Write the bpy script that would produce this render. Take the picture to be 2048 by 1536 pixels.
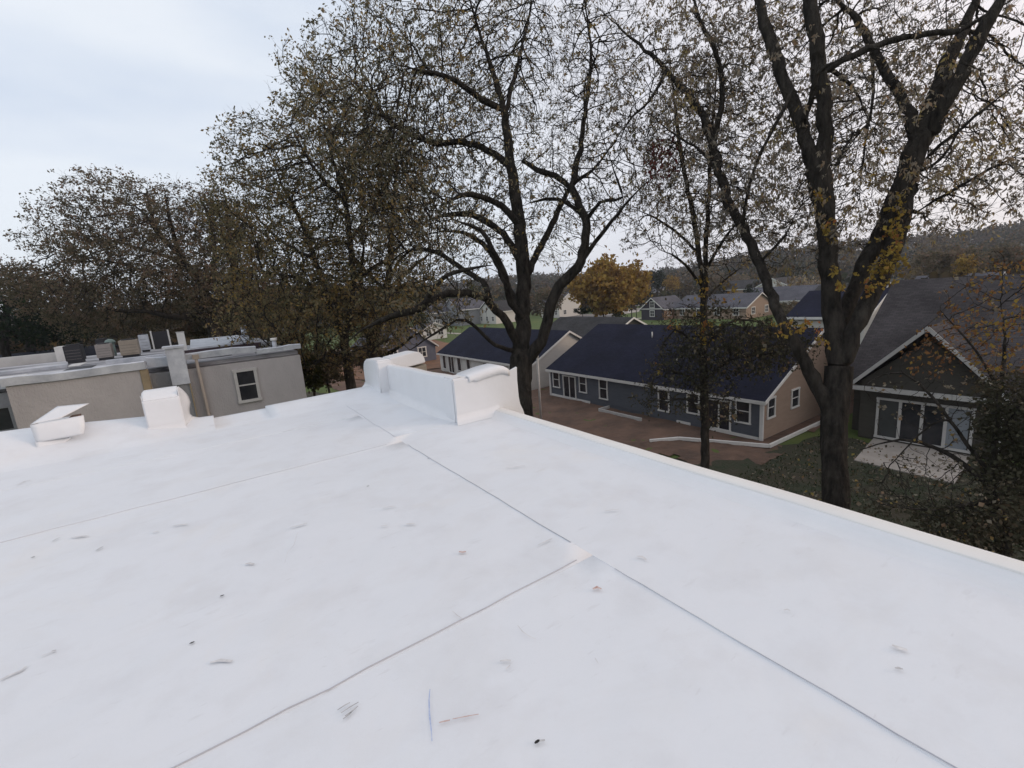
import bpy, bmesh, math, random
import numpy as np
from mathutils import Matrix, Vector
R = math.radians
random.seed(7)
rng = np.random.default_rng(11)
scene = bpy.context.scene
for o in list(bpy.data.objects):
    bpy.data.objects.remove(o)
COL = scene.collection

# ------------------------------------------------------------------ camera
CAM = np.array([0, 0, 1.6])
RW = np.array([[0.82224, 0.17242, -0.5424], [-0.56404, 0.11948, -0.81706], [-0.07607, 0.97775, 0.19549]])
F = 930.0
cd = bpy.data.cameras.new('camera'); cam = bpy.data.objects.new('camera', cd); COL.objects.link(cam)
M4 = Matrix([list(RW[0]) + [0], list(RW[1]) + [0], list(RW[2]) + [0], [0, 0, 0, 1]])
cam.matrix_world = Matrix.Translation(Vector(CAM)) @ M4.to_quaternion().to_matrix().to_4x4()
cd.sensor_width = 36; cd.lens = F / 2048 * 36; cd.clip_end = 6000; cd.clip_start = 0.05
scene.camera = cam

# ------------------------------------------------------------------ light
SUN_AZ = math.atan2(-0.62, 0.78)      # direction towards the low sun, in the x-y plane
SUN_EL = R(17)
world = bpy.data.worlds.new('World'); scene.world = world; world.use_nodes = True
nt = world.node_tree; nt.nodes.clear()
def N(nt, t, **k):
    n = nt.nodes.new(t)
    for a, v in k.items(): setattr(n, a, v)
    return n
wo = N(nt, 'ShaderNodeOutputWorld'); bg = N(nt, 'ShaderNodeBackground'); bg.inputs[1].default_value = 0.1
sky = N(nt, 'ShaderNodeTexSky', sky_type='NISHITA'); sky.sun_disc = False
sky.sun_elevation = SUN_EL; sky.sun_rotation = math.pi / 2 - SUN_AZ
tc = N(nt, 'ShaderNodeTexCoord')
mp = N(nt, 'ShaderNodeMapping'); mp.inputs['Scale'].default_value = (1.2, 1.2, 4.5)
nt.links.new(tc.outputs['Generated'], mp.inputs[0])
no = N(nt, 'ShaderNodeTexNoise'); no.inputs['Scale'].default_value = 1.5; no.inputs['Detail'].default_value = 6; no.inputs['Roughness'].default_value = 0.5
nt.links.new(mp.outputs[0], no.inputs['Vector'])
cr = N(nt, 'ShaderNodeValToRGB')
cr.color_ramp.elements[0].position = 0.34; cr.color_ramp.elements[0].color = (6.9, 7.7, 9.0, 1)
cr.color_ramp.elements[1].position = 0.62; cr.color_ramp.elements[1].color = (8.7, 9.2, 9.9, 1)
nt.links.new(no.outputs['Fac'], cr.inputs[0])
# brighter, warmer cloud in the quarter of the sky round the low sun
dt = N(nt, 'ShaderNodeVectorMath', operation='DOT_PRODUCT')
nrm = N(nt, 'ShaderNodeVectorMath', operation='NORMALIZE'); nt.links.new(tc.outputs['Generated'], nrm.inputs[0])
nt.links.new(nrm.outputs[0], dt.inputs[0]); dt.inputs[1].default_value = (math.cos(SUN_AZ) * math.cos(SUN_EL), math.sin(SUN_AZ) * math.cos(SUN_EL), math.sin(SUN_EL))
mr = N(nt, 'ShaderNodeMapRange'); mr.inputs[1].default_value = -0.15; mr.inputs[2].default_value = 0.85
nt.links.new(dt.outputs['Value'], mr.inputs[0])
mx = N(nt, 'ShaderNodeMixRGB'); mx.inputs[2].default_value = (10.4, 9.5, 9.5, 1)
nt.links.new(mr.outputs[0], mx.inputs[0]); nt.links.new(cr.outputs[0], mx.inputs[1])
m2 = N(nt, 'ShaderNodeMixRGB'); m2.inputs[0].default_value = 0.9
nt.links.new(sky.outputs[0], m2.inputs[1]); nt.links.new(mx.outputs[0], m2.inputs[2])
nt.links.new(m2.outputs[0], bg.inputs[0]); nt.links.new(bg.outputs[0], wo.inputs[0])
sl = bpy.data.lights.new('sun', 'SUN'); sl.energy = 0.85; sl.angle = R(14); sl.color = (1.0, 0.72, 0.50)
so = bpy.data.objects.new('sun', sl); COL.objects.link(so)
sd = Vector((math.cos(SUN_AZ) * math.cos(SUN_EL), math.sin(SUN_AZ) * math.cos(SUN_EL), math.sin(SUN_EL)))
so.rotation_euler = sd.to_track_quat('Z', 'Y').to_euler(); so.location = (30, -30, 40)
vs = scene.view_settings; vs.view_transform = 'Standard'; vs.look = 'None'; vs.gamma = 1; vs.exposure = 0.07; vs.use_curve_mapping = False

# ------------------------------------------------------------------ helpers
def ray(px, py): return RW @ np.array([px - 1024., -(py - 768.), -F])
def at(px, py, D): return CAM + ray(px, py) * D / F
def gp(px, py, z=-8.6):
    d = ray(px, py); return CAM + d * (z - CAM[2]) / d[2]

MATS = {}
def mat(name, col, rough=0.8, noise=None, bump=None, spec=0.3, metal=0.0, col2=None, stretch=None, coords='Object', extra=None):
    """principled material; noise=(scale, amount) mixes towards col2, bump=(scale, strength, distance)"""
    if name in MATS: return MATS[name]
    m = bpy.data.materials.new(name); m.use_nodes = True; MATS[name] = m
    t = m.node_tree; b = t.nodes['Principled BSDF']
    b.inputs['Base Color'].default_value = (*col, 1); b.inputs['Roughness'].default_value = rough
    b.inputs['Specular IOR Level'].default_value = spec; b.inputs['Metallic'].default_value = metal
    c = N(t, 'ShaderNodeTexCoord'); src = c.outputs[coords]
    if stretch:
        mm = N(t, 'ShaderNodeMapping'); mm.inputs['Scale'].default_value = stretch; t.links.new(src, mm.inputs[0]); src = mm.outputs[0]
    if noise:
        n1 = N(t, 'ShaderNodeTexNoise'); n1.inputs['Scale'].default_value = noise[0]; n1.inputs['Detail'].default_value = 8; n1.inputs['Roughness'].default_value = 0.65
        t.links.new(src, n1.inputs['Vector'])
        r1 = N(t, 'ShaderNodeMapRange'); r1.inputs[1].default_value = 0.5 - 0.18; r1.inputs[2].default_value = 0.5 + 0.18; r1.inputs[4].default_value = noise[1]
        t.links.new(n1.outputs['Fac'], r1.inputs[0])
        x = N(t, 'ShaderNodeMixRGB'); x.inputs[1].default_value = (*col, 1)
        x.inputs[2].default_value = (*(col2 or tuple(v * 0.5 for v in col)), 1)
        t.links.new(r1.outputs[0], x.inputs[0]); t.links.new(x.outputs[0], b.inputs['Base Color'])
    if bump:
        n2 = N(t, 'ShaderNodeTexNoise'); n2.inputs['Scale'].default_value = bump[0]; n2.inputs['Detail'].default_value = 6
        t.links.new(src, n2.inputs['Vector'])
        bb = N(t, 'ShaderNodeBump'); bb.inputs['Strength'].default_value = bump[1]; bb.inputs['Distance'].default_value = bump[2]
        t.links.new(n2.outputs['Fac'], bb.inputs['Height']); t.links.new(bb.outputs[0], b.inputs['Normal'])
    return m

def leafmat(name, cols, trans=0.3):
    m = bpy.data.materials.new(name); m.use_nodes = True; t = m.node_tree; t.nodes.clear()
    o = N(t, 'ShaderNodeOutputMaterial'); g = N(t, 'ShaderNodeNewGeometry'); r = N(t, 'ShaderNodeValToRGB')
    e = r.color_ramp.elements; e[0].color = (*cols[0], 1); e[1].color = (*cols[-1], 1)
    for i, c in enumerate(cols[1:-1]):
        q = e.new((i + 1) / (len(cols) - 1)); q.color = (*c, 1)
    c = N(t, 'ShaderNodeTexCoord'); n = N(t, 'ShaderNodeTexNoise'); n.inputs['Scale'].default_value = 0.55; n.inputs['Detail'].default_value = 3
    t.links.new(c.outputs['Object'], n.inputs['Vector'])
    a = N(t, 'ShaderNodeMath', operation='MULTIPLY_ADD'); a.inputs[1].default_value = 2.4; a.inputs[2].default_value = -0.95
    t.links.new(n.outputs['Fac'], a.inputs[0])
    b = N(t, 'ShaderNodeMath', operation='ADD'); t.links.new(a.outputs[0], b.inputs[0])
    h = N(t, 'ShaderNodeMath', operation='MULTIPLY_ADD'); h.inputs[1].default_value = 0.9; h.inputs[2].default_value = -0.25
    t.links.new(g.outputs['Random Per Island'], h.inputs[0]); t.links.new(h.outputs[0], b.inputs[1])
    t.links.new(b.outputs[0], r.inputs[0])
    d = N(t, 'ShaderNodeBsdfDiffuse'); tr = N(t, 'ShaderNodeBsdfTranslucent'); x = N(t, 'ShaderNodeMixShader'); x.inputs[0].default_value = trans
    t.links.new(r.outputs[0], d.inputs[0]); t.links.new(r.outputs[0], tr.inputs[0])
    t.links.new(d.outputs[0], x.inputs[1]); t.links.new(tr.outputs[0], x.inputs[2]); t.links.new(x.outputs[0], o.inputs[0])
    return m

class MB:
    def __init__(s): s.v = []; s.f = []; s.sm = []
    def add(s, vs, fs, smooth=False):
        b = len(s.v); s.v += [tuple(map(float, p)) for p in vs]; s.f += [tuple(b + i for i in f) for f in fs]; s.sm += [smooth] * len(fs); return s
    def box(s, x0, x1, y0, y1, z0, z1):
        return s.add([(x0, y0, z0), (x1, y0, z0), (x1, y1, z0), (x0, y1, z0), (x0, y0, z1), (x1, y0, z1), (x1, y1, z1), (x0, y1, z1)],
                     [(0, 3, 2, 1), (4, 5, 6, 7), (0, 1, 5, 4), (1, 2, 6, 5), (2, 3, 7, 6), (3, 0, 4, 7)])
    def obox(s, O, u, n, a0, a1, b0, b1, z0, z1):
        """box in a wall frame: a along u, b along n (outwards), z up"""
        O, u, n = map(np.array, (O, u, n)); P = lambda a, b, z: O + u * a + n * b + np.array([0, 0, z])
        return s.add([P(a0, b0, z0), P(a1, b0, z0), P(a1, b1, z0), P(a0, b1, z0), P(a0, b0, z1), P(a1, b0, z1), P(a1, b1, z1), P(a0, b1, z1)],
                     [(0, 3, 2, 1), (4, 5, 6, 7), (0, 1, 5, 4), (1, 2, 6, 5), (2, 3, 7, 6), (3, 0, 4, 7)])
    def prism(s, poly, vec):
        """closed polygon extruded by vec"""
        n = len(poly); v = [np.array(p, float) for p in poly]; w = [p + np.array(vec, float) for p in v]
        return s.add(v + w, [tuple(range(n))[::-1], tuple(range(n, 2 * n))] + [(i, (i + 1) % n, n + (i + 1) % n, n + i) for i in range(n)])
    def bar(s, a, b, w, h, up=(0, 0, 1)):
        a, b, up = (np.array(q, float) for q in (a, b, up)); d = b - a; d /= np.linalg.norm(d)
        sd = np.cross(d, up); sd /= np.linalg.norm(sd); uu = np.cross(sd, d)
        c = [(-w / 2, -h / 2), (w / 2, -h / 2), (w / 2, h / 2), (-w / 2, h / 2)]
        return s.add([a + sd * x + uu * y for x, y in c] + [b + sd * x + uu * y for x, y in c],
                     [(0, 1, 2, 3), (7, 6, 5, 4), (0, 4, 5, 1), (1, 5, 6, 2), (2, 6, 7, 3), (3, 7, 4, 0)])
    def cyl(s, a, b, r0, r1=None, k=12):
        r1 = r0 if r1 is None else r1; a = np.array(a, float); b = np.array(b, float); d = b - a; d /= np.linalg.norm(d)
        rf = np.array([1, 0, 0]) if abs(d[2]) > 0.9 else np.array([0, 0, 1.]); u = np.cross(d, rf); u /= np.linalg.norm(u); w = np.cross(d, u)
        c = [(math.cos(6.28318 * i / k), math.sin(6.28318 * i / k)) for i in range(k)]
        vs = [a + r0 * (u * x + w * y) for x, y in c] + [b + r1 * (u * x + w * y) for x, y in c]
        s.add(vs, [(i, (i + 1) % k, k + (i + 1) % k, k + i) for i in range(k)], True)
        return s.add([vs[i] for i in range(k)] + [vs[k + i] for i in range(k)], [tuple(range(k))[::-1], tuple(range(k, 2 * k))])
    def grid(s, rows, smooth=True):
        n = len(rows[0]); vs = [p for r in rows for p in r]
        return s.add(vs, [(i * n + j, i * n + j + 1, (i + 1) * n + j + 1, (i + 1) * n + j) for i in range(len(rows) - 1) for j in range(n - 1)], smooth)
    def build(s, name, m, parent=None, bevel=0, solid=0):
        me = bpy.data.meshes.new(name); me.from_pydata(s.v, [], s.f); me.polygons.foreach_set('use_smooth', s.sm); me.materials.append(m)
        o = bpy.data.objects.new(name, me); COL.objects.link(o)
        bm = bmesh.new(); bm.from_mesh(me)
        if any(s.sm): bmesh.ops.remove_doubles(bm, verts=bm.verts, dist=1e-5)
        bmesh.ops.recalc_face_normals(bm, faces=bm.faces)
        if bevel: bmesh.ops.bevel(bm, geom=[e for e in bm.edges], offset=bevel, segments=2, affect='EDGES', clamp_overlap=True)
        bm.to_mesh(me); bm.free()
        if bevel: me.polygons.foreach_set('use_smooth', [False] * len(me.polygons))
        if solid:
            q = o.modifiers.new('solid', 'SOLIDIFY'); q.thickness = solid; q.offset = 0
        if parent is not None: put(o, parent)
        return o
def put(o, parent):
    o.parent = parent; o.matrix_parent_inverse = Matrix.Translation(-parent.location)
def tag(o, label=None, cat=None, group=None, kind=None):
    if label: o['label'] = label
    if cat: o['category'] = cat
    if group: o['group'] = group
    if kind: o['kind'] = kind
    return o
def thing(name, label, cat, loc=(0, 0, 0), group=None):
    o = bpy.data.objects.new(name, None); COL.objects.link(o); o.location = loc; o.empty_display_size = 0.2
    return tag(o, label, cat, group)

# ------------------------------------------------------------------ materials
def membrane():
    m = mat('white_membrane', (0.71, 0.74, 0.775), 0.5, spec=0.3)
    t = m.node_tree; b = t.nodes['Principled BSDF']; c = N(t, 'ShaderNodeTexCoord')
    def layer(scale, stretch, lo, hi, amt, prev, colr, rot=0.0, detail=8, dist=0.0):
        mm = N(t, 'ShaderNodeMapping'); mm.inputs['Scale'].default_value = stretch; mm.inputs['Rotation'].default_value = (0, 0, rot)
        t.links.new(c.outputs['Object'], mm.inputs[0])
        n = N(t, 'ShaderNodeTexNoise'); n.inputs['Scale'].default_value = scale; n.inputs['Detail'].default_value = detail; n.inputs['Roughness'].default_value = 0.62; n.inputs['Distortion'].default_value = dist
        t.links.new(mm.outputs[0], n.inputs['Vector'])
        r = N(t, 'ShaderNodeMapRange'); r.inputs[1].default_value = lo; r.inputs[2].default_value = hi; r.inputs[4].default_value = amt
        t.links.new(n.outputs['Fac'], r.inputs[0])
        x = N(t, 'ShaderNodeMixRGB'); x.inputs[2].default_value = (*colr, 1); t.links.new(r.outputs[0], x.inputs[0])
        if prev is None: x.inputs[1].default_value = (0.71, 0.74, 0.775, 1)
        else: t.links.new(prev, x.inputs[1])
        return x.outputs[0]
    p = layer(0.45, (1, 1, 1), 0.35, 0.7, 0.35, None, (0.68, 0.70, 0.735))
    p = layer(2.2, (1, 1, 1), 0.50, 0.74, 0.60, p, (0.61, 0.62, 0.64))
    p = layer(3.0, (1, 3.2, 1), 0.62, 0.80, 0.55, p, (0.50, 0.50, 0.51), 0.25)
    p = layer(7.0, (0.8, 3.5, 1), 0.70, 0.82, 0.55, p, (0.38, 0.37, 0.37), -0.3, 5)
    p = layer(60, (1, 1, 1), 0.55, 0.8, 0.12, p, (0.55, 0.55, 0.56))
    p = layer(1.1, (1, 1.6, 1), 0.50, 0.62, 0.30, p, (0.66, 0.675, 0.69), 0.5, 10, 1.5)
    p = layer(14, (0.5, 2.2, 1), 0.66, 0.80, 0.45, p, (0.45, 0.44, 0.44), 0.4, 4)
    p = layer(0.8, (1, 1, 1), 0.56, 0.75, 0.30, p, (0.74, 0.70, 0.64), 0.2, 6, 0.6)
    p = layer(5.0, (1, 1, 1), 0.70, 0.84, 0.35, p, (0.55, 0.45, 0.36), 0.9)
    t.links.new(p, b.inputs['Base Color'])
    n = N(t, 'ShaderNodeTexNoise'); n.inputs['Scale'].default_value = 1.6; n.inputs['Detail'].default_value = 3; t.links.new(c.outputs['Object'], n.inputs['Vector'])
    n3 = N(t, 'ShaderNodeTexNoise'); n3.inputs['Scale'].default_value = 90; t.links.new(c.outputs['Object'], n3.inputs['Vector'])
    b1 = N(t, 'ShaderNodeBump'); b1.inputs['Strength'].default_value = 0.6; b1.inputs['Distance'].default_value = 0.035
    b2 = N(t, 'ShaderNodeBump'); b2.inputs['Strength'].default_value = 0.25; b2.inputs['Distance'].default_value = 0.002
    t.links.new(n.outputs['Fac'], b1.inputs['Height']); t.links.new(n3.outputs['Fac'], b2.inputs['Height']); t.links.new(b1.outputs[0], b2.inputs['Normal'])
    t.links.new(b2.outputs[0], b.inputs['Normal'])
    return m
MEM = membrane()
FLASH = mat('white_flashing', (0.74, 0.755, 0.775), 0.45, noise=(3.5, 0.4), col2=(0.65, 0.66, 0.67), bump=(9, 0.35, 0.01), spec=0.35)
BEAD = mat('seam_sealant', (0.38, 0.39, 0.42), 0.7, noise=(1.1, 0.9), col2=(0.58, 0.58, 0.60), stretch=(1, 1, 1))
STUC_W = mat('tan_wall_stucco', (0.36, 0.33, 0.28), 0.9, noise=(1.2, 0.4), bump=(40, 0.5, 0.01))
STUC = mat('beige_stucco', (0.47, 0.45, 0.445), 0.95, noise=(0.7, 0.8), col2=(0.34, 0.325, 0.325), bump=(22, 0.8, 0.03), stretch=(1, 1, .45))
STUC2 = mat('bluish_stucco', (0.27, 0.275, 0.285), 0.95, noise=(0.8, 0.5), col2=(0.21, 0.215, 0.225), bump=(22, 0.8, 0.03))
COPE = mat('weathered_coping', (0.62, 0.65, 0.69), 0.7, noise=(1.7, 0.9), col2=(0.34, 0.37, 0.42), bump=(12, 0.5, 0.01))
ROOFP = mat('patched_flat_roofing', (0.62, 0.62, 0.64), 0.7, noise=(0.55, 1.0), col2=(0.05, 0.05, 0.06), stretch=(0.5, 1.7, 1))
STAIN = mat('ochre_corner_bead', (0.36, 0.29, 0.19), 0.9, noise=(2.0, 0.6))
ACM = mat('grey_metal_casing', (0.32, 0.29, 0.27), 0.6, noise=(3, 0.4), spec=0.5)
ACB = mat('black_metal', (0.03, 0.03, 0.035), 0.5)
WHITE = mat('white_trim', (0.72, 0.71, 0.68), 0.6, noise=(3, 0.25), bump=(20, 0.2, 0.003))
DWHITE = mat('dull_white_paint', (0.55, 0.54, 0.52), 0.7, noise=(2, 0.4))
GLASS = mat('dark_window_glass', (0.012, 0.014, 0.018), 0.08, spec=0.45, noise=(1.1, 0.8), col2=(0.05, 0.05, 0.055))
CURT = mat('curtained_glass', (0.28, 0.31, 0.34), 0.25, noise=(0.7, 0.5), spec=0.5)
SIDB = mat('grey_blue_siding', (0.105, 0.115, 0.135), 0.8, noise=(1.5, 0.35), stretch=(1, 1, 4))
SIDG = mat('taupe_siding', (0.34, 0.25, 0.19), 0.8, noise=(1.5, 0.3), stretch=(1, 1, 4))
SIDD = mat('dark_olive_siding', (0.07, 0.065, 0.055), 0.85, noise=(1.5, 0.4), stretch=(1, 1, 4))
SIDW = mat('white_siding', (0.62, 0.60, 0.56), 0.8, noise=(1.5, 0.2), stretch=(1, 1, 4))
SIDN = mat('navy_siding', (0.05, 0.045, 0.06), 0.85, noise=(1.5, 0.2))
SLAB = mat('pale_concrete', (0.42, 0.38, 0.34), 0.9, noise=(1.2, 0.5), bump=(15, 0.3, 0.01))
DIRT = mat('red_brown_dirt', (0.17, 0.105, 0.075), 1.0, noise=(0.55, 1.0), col2=(0.085, 0.058, 0.045), bump=(2.5, 1.0, 0.12))
GRASS = mat('lawn', (0.055, 0.10, 0.022), 1.0, noise=(0.25, 1.0), col2=(0.10, 0.12, 0.035), bump=(9, 0.8, 0.05))
ROAD = mat('asphalt', (0.10, 0.10, 0.10), 0.9, noise=(2, 0.4))
def shingle(name, c1, c2):
    m = mat(name, c1, 0.9, spec=0.15); t = m.node_tree; b = t.nodes['Principled BSDF']; c = N(t, 'ShaderNodeTexCoord')
    br = N(t, 'ShaderNodeTexBrick'); br.inputs['Color1'].default_value = (*c1, 1); br.inputs['Color2'].default_value = (*c2, 1); br.inputs['Mortar'].default_value = (*[v * .55 for v in c1], 1)
    br.inputs['Scale'].default_value = 1; br.inputs['Brick Width'].default_value = 0.33; br.inputs['Row Height'].default_value = 0.14; br.inputs['Mortar Size'].default_value = 0.008
    t.links.new(c.outputs['UV'], br.inputs['Vector'])
    n = N(t, 'ShaderNodeTexNoise'); n.inputs['Scale'].default_value = 0.5; n.inputs['Detail'].default_value = 6; t.links.new(c.outputs['Object'], n.inputs['Vector'])
    x = N(t, 'ShaderNodeMixRGB', blend_type='MULTIPLY'); x.inputs[0].default_value = 1
    r = N(t, 'ShaderNodeMapRange'); r.inputs[1].default_value = 0.3; r.inputs[2].default_value = 0.7; r.inputs[3].default_value = 0.75; r.inputs[4].default_value = 1.25
    t.links.new(n.outputs['Fac'], r.inputs[0]); t.links.new(br.outputs[0], x.inputs[1]); t.links.new(r.outputs[0], x.inputs[2]); t.links.new(x.outputs[0], b.inputs['Base Color'])
    bp = N(t, 'ShaderNodeBump'); bp.inputs['Strength'].default_value = 0.6; bp.inputs['Distance'].default_value = 0.02; bp.invert = True
    t.links.new(br.outputs['Fac'], bp.inputs['Height']); t.links.new(bp.outputs[0], b.inputs['Normal'])
    return m
SH_NAVY = shingle('navy_black_shingles', (0.008, 0.010, 0.024), (0.013, 0.015, 0.031))
SH_GREY = shingle('grey_brown_shingles', (0.052, 0.048, 0.050), (0.075, 0.068, 0.07))
SH_MID = shingle('grey_shingles', (0.085, 0.085, 0.10), (0.11, 0.11, 0.125))
SH_DK = shingle('charcoal_shingles', (0.035, 0.034, 0.036), (0.05, 0.05, 0.05))
BARK = mat('dark_bark', (0.012, 0.011, 0.010), 0.95, noise=(5, 1.0), col2=(0.060, 0.053, 0.045), bump=(16, 1.0, 0.10), spec=0.1, stretch=(1, 1, 0.28))
BARKD = mat('distant_bark', (0.03, 0.026, 0.024), 0.95)

# ------------------------------------------------------------------ ground
GZ = -8.6
def hill(x, y):
    d = math.hypot(x, y)
    if d < 230: return GZ
    t = min(1, (d - 230) / 420); t = t * t * (3 - 2 * t)
    a = math.atan2(y, x)
    h = 15 + 6 * math.sin(a * 5 + 1.0) + 3.5 * math.sin(a * 13 + 2) + 7 * max(0, math.cos(a - R(5)))
    return GZ + t * h
m = MB(); rows = []
rad = [0.01, 20, 45, 80, 120, 170, 230, 290, 350, 410, 470, 540, 620, 720, 850, 1100]
for rr in rad:
    rows.append([(rr * math.cos(i / 96 * 2 * math.pi), rr * math.sin(i / 96 * 2 * math.pi), hill(rr * math.cos(i / 96 * 2 * math.pi), rr * math.sin(i / 96 * 2 * math.pi))) for i in range(97)])
m.grid(rows[:7]); tag(m.build('ground', GRASS), kind='structure')
HFL = mat('forest_floor', (0.045, 0.038, 0.026), 1.0, noise=(0.02, 0.9), col2=(0.032, 0.036, 0.022), bump=(0.15, 1.0, 2.0))
tag(MB().grid(rows[6:]).build('wooded_hills', HFL), kind='structure')

def patch(name, pts, mt, z, jitter=0.0, seg=1.0, kind='structure'):
    """flat irregular sheet"""
    out = []
    n = len(pts)
    for i in range(n):
        a = np.array(pts[i][:2], float); b = np.array(pts[(i + 1) % n][:2], float); k = max(1, int(np.linalg.norm(b - a) / seg))
        for j in range(k):
            p = a + (b - a) * j / k
            if jitter: p = p + rng.normal(0, jitter, 2)
            out.append((p[0], p[1], z))
    o = MB().add(out, [tuple(range(len(out)))]).build(name, mt); 
    bm = bmesh.new(); bm.from_mesh(o.data); bmesh.ops.triangulate(bm, faces=bm.faces); bm.to_mesh(o.data); bm.free()
    return tag(o, kind=kind) if kind else o
patch('dirt_slope', [(27, 61), (39, 62), (44, 80), (47, 104), (40, 106), (30, 95), (20, 84), (15, 70), (18, 61)], mat('orange_dirt', (.24, .125, .07), 1, noise=(.5, 1), col2=(.13, .08, .055), bump=(2, 1, .15)), GZ + .14, .4, 1.5)
# bare dirt round the new houses
xs = np.arange(13, 46, 0.45); ys = np.arange(10.5, 112, 0.6)
def dirt_inside(x, y):
    e = 1.6 * math.sin(x * 0.7) + 1.1 * math.sin(y * 0.9 + x * 0.3) + 0.6 * math.sin(y * 2.3 + x)
    lo = 20.4 + (0 if y < 18 else -min(9, (y - 18) * 0.9)) + e * 0.45
    if y < 12.6 + e * 0.3 + max(0, (24 - x)) * 0.55: return False
    return x > lo
vid = {}; vs_, fs_ = [], []
def dv(i, j):
    if (i, j) not in vid:
        x, y = xs[i] + rng.normal(0, .06), ys[j] + rng.normal(0, .06)
        z = GZ + 0.06 + 0.05 * math.sin(x * 1.9 + y * .6) * math.sin(y * 1.3) + rng.normal(0, 0.018) 
        rut = math.sin((x * 0.35 + y) * 3.1) if 22 < x < 26 else 0
        vid[(i, j)] = len(vs_); vs_.append((x, y, z + 0.03 * rut))
    return vid[(i, j)]
for i in range(len(xs) - 1):
    for j in range(len(ys) - 1):
        if dirt_inside(xs[i], ys[j]): fs_.append((dv(i, j), dv(i + 1, j), dv(i + 1, j + 1), dv(i, j + 1)))
tag(MB().add(vs_, fs_, True).build('dirt_yard', DIRT), kind='structure')
YARD = mat('shaded_leaf_strewn_yard', (0.030, 0.042, 0.022), 1.0, noise=(0.9, 1.0), col2=(0.060, 0.048, 0.034), bump=(7, 1.0, 0.08))  # leaf litter, plus grass darkened in colour for the trees' shade
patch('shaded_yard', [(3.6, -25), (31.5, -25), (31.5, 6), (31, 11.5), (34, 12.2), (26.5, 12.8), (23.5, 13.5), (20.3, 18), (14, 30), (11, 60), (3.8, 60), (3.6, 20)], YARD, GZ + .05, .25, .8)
def strip(name, a, b, w, mt, z, h=0.06):
    a = np.array([a[0], a[1], z]); b = np.array([b[0], b[1], z]); tag(MB().bar(a, b, w, h).build(name, mt), kind='structure')
strip('sidewalk', gp(1216, 646), gp(1285, 636), 1.8, SLAB, GZ + 0.05)
strip('sidewalk', gp(1100, 631), gp(1225, 630), 2.2, SLAB, GZ + 0.05)
strip('sidewalk', gp(855, 664), gp(922, 668), 1.6, SLAB, GZ + 0.05)
patch('driveway', [gp(1256, 600), gp(1262, 590), gp(1280, 590), gp(1300, 606), gp(1288, 613), gp(1262, 612)], SLAB, GZ + 0.12)
patch('driveway', [gp(1246, 620), gp(1283, 616), gp(1278, 624), gp(1246, 629)], SLAB, GZ + 0.12)
patch('road', [gp(1100, 628), gp(1225, 627), gp(1240, 632), gp(1240, 637), gp(1100, 636)], ROAD, GZ + 0.02)

# ------------------------------------------------------------------ our roof
bldg = thing('flat_roof_building', 'white membrane flat roof with raised corner parapets filling the foreground', 'building', (0, 0, 0))
def sheet(x0, x1, y0, y1, z, name='membrane_sheet', tilt=None):
    # a welded roofing sheet, finely divided, laid with a real edge thickness
    nx = max(2, int((x1 - x0) / 0.25)); ny = max(2, int((y1 - y0) / 0.25)); m = MB(); rows = []
    for i in range(nx + 1):
        rows.append([(x0 + (x1 - x0) * i / nx, y0 + (y1 - y0) * j / ny, z + 0.004 * math.sin(1.3 * (x0 + (x1 - x0) * i / nx) + 0.9 * (y0 + (y1 - y0) * j / ny)) * min(1, i, nx - i) * min(1, j, ny - j)) for j in range(ny + 1)])
    m.grid(rows)
    m.add([(x0, y0, z), (x1, y0, z), (x1, y0, z - .02), (x0, y0, z - .02)], [(0, 1, 2, 3)]).add([(x0, y0, z), (x0, y1, z), (x0, y1, z - .02), (x0, y0, z - .02)], [(0, 1, 2, 3)])
    m.add([(x0, y1, z), (x1, y1, z), (x1, y1, z - .02), (x0, y1, z - .02)], [(0, 1, 2, 3)]).add([(x1, y0, z), (x1, y1, z), (x1, y1, z - .02), (x1, y0, z - .02)], [(0, 1, 2, 3)])
    return m.build(name, MEM, bldg)
sheet(-9, 1.75, -4, 1.90, -0.003)
sheet(-9, 1.75, 1.90, 5.0, 0.0)
sheet(-9, 1.75, 5.0, 6.68, 0.003)
sheet(-9, 1.75, 6.68, 8.1, 0.006)
sheet(1.75, 3.06, -4, 5.25, -0.001)
sheet(1.75, 2.72, 5.25, 8.1, 0.002)
def bead(pts, w=0.0034, mt=None):
    m = MB()
    for a, b in zip(pts[:-1], pts[1:]): m.bar(a, b, w, 0.005)
    return m.build('seam_bead', mt or BEAD, bldg)
def wob(x0, y0, x1, y1, n=16, a=0.004):
    return [(x0 + (x1 - x0) * i / n + rng.normal(0, a) * (y1 != y0), y0 + (y1 - y0) * i / n + rng.normal(0, a) * (x1 != x0), 0.003) for i in range(n + 1)]
FAINT = mat('faint_sealant', (.40, .41, .46), .7, noise=(1.3, 1.0), col2=(.66, .67, .68))
bead(wob(-0.9, 1.9, 1.64, 1.92)); bead(wob(-6, 4.97, 1.58, 5.04, 30), .0034); bead(wob(-6, 6.72, 1.55, 6.68, 30), .0034)
bead(wob(1.75, 4.85, 1.745, 2.10, 16)); bead(wob(1.745, 1.72, 1.76, 0.2, 14, .002), .0022, FAINT); bead(wob(1.80, 7.6, 1.75, 5.25, 12), .0034)
# walls below the roof (the far corner leaves a notch behind the parapet blocks)
w = MB(); w.prism([(-9, -4, -8.7), (3.2, -4, -8.7), (3.2, 5.3, -8.7), (2.70, 5.3, -8.7), (2.70, 7.95, -8.7), (2.86, 7.95, -8.7), (2.86, 8.42, -8.7), (-9, 8.42, -8.7)], (0, 0, 8.67)); w.build('wall', STUC_W, bldg)
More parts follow.
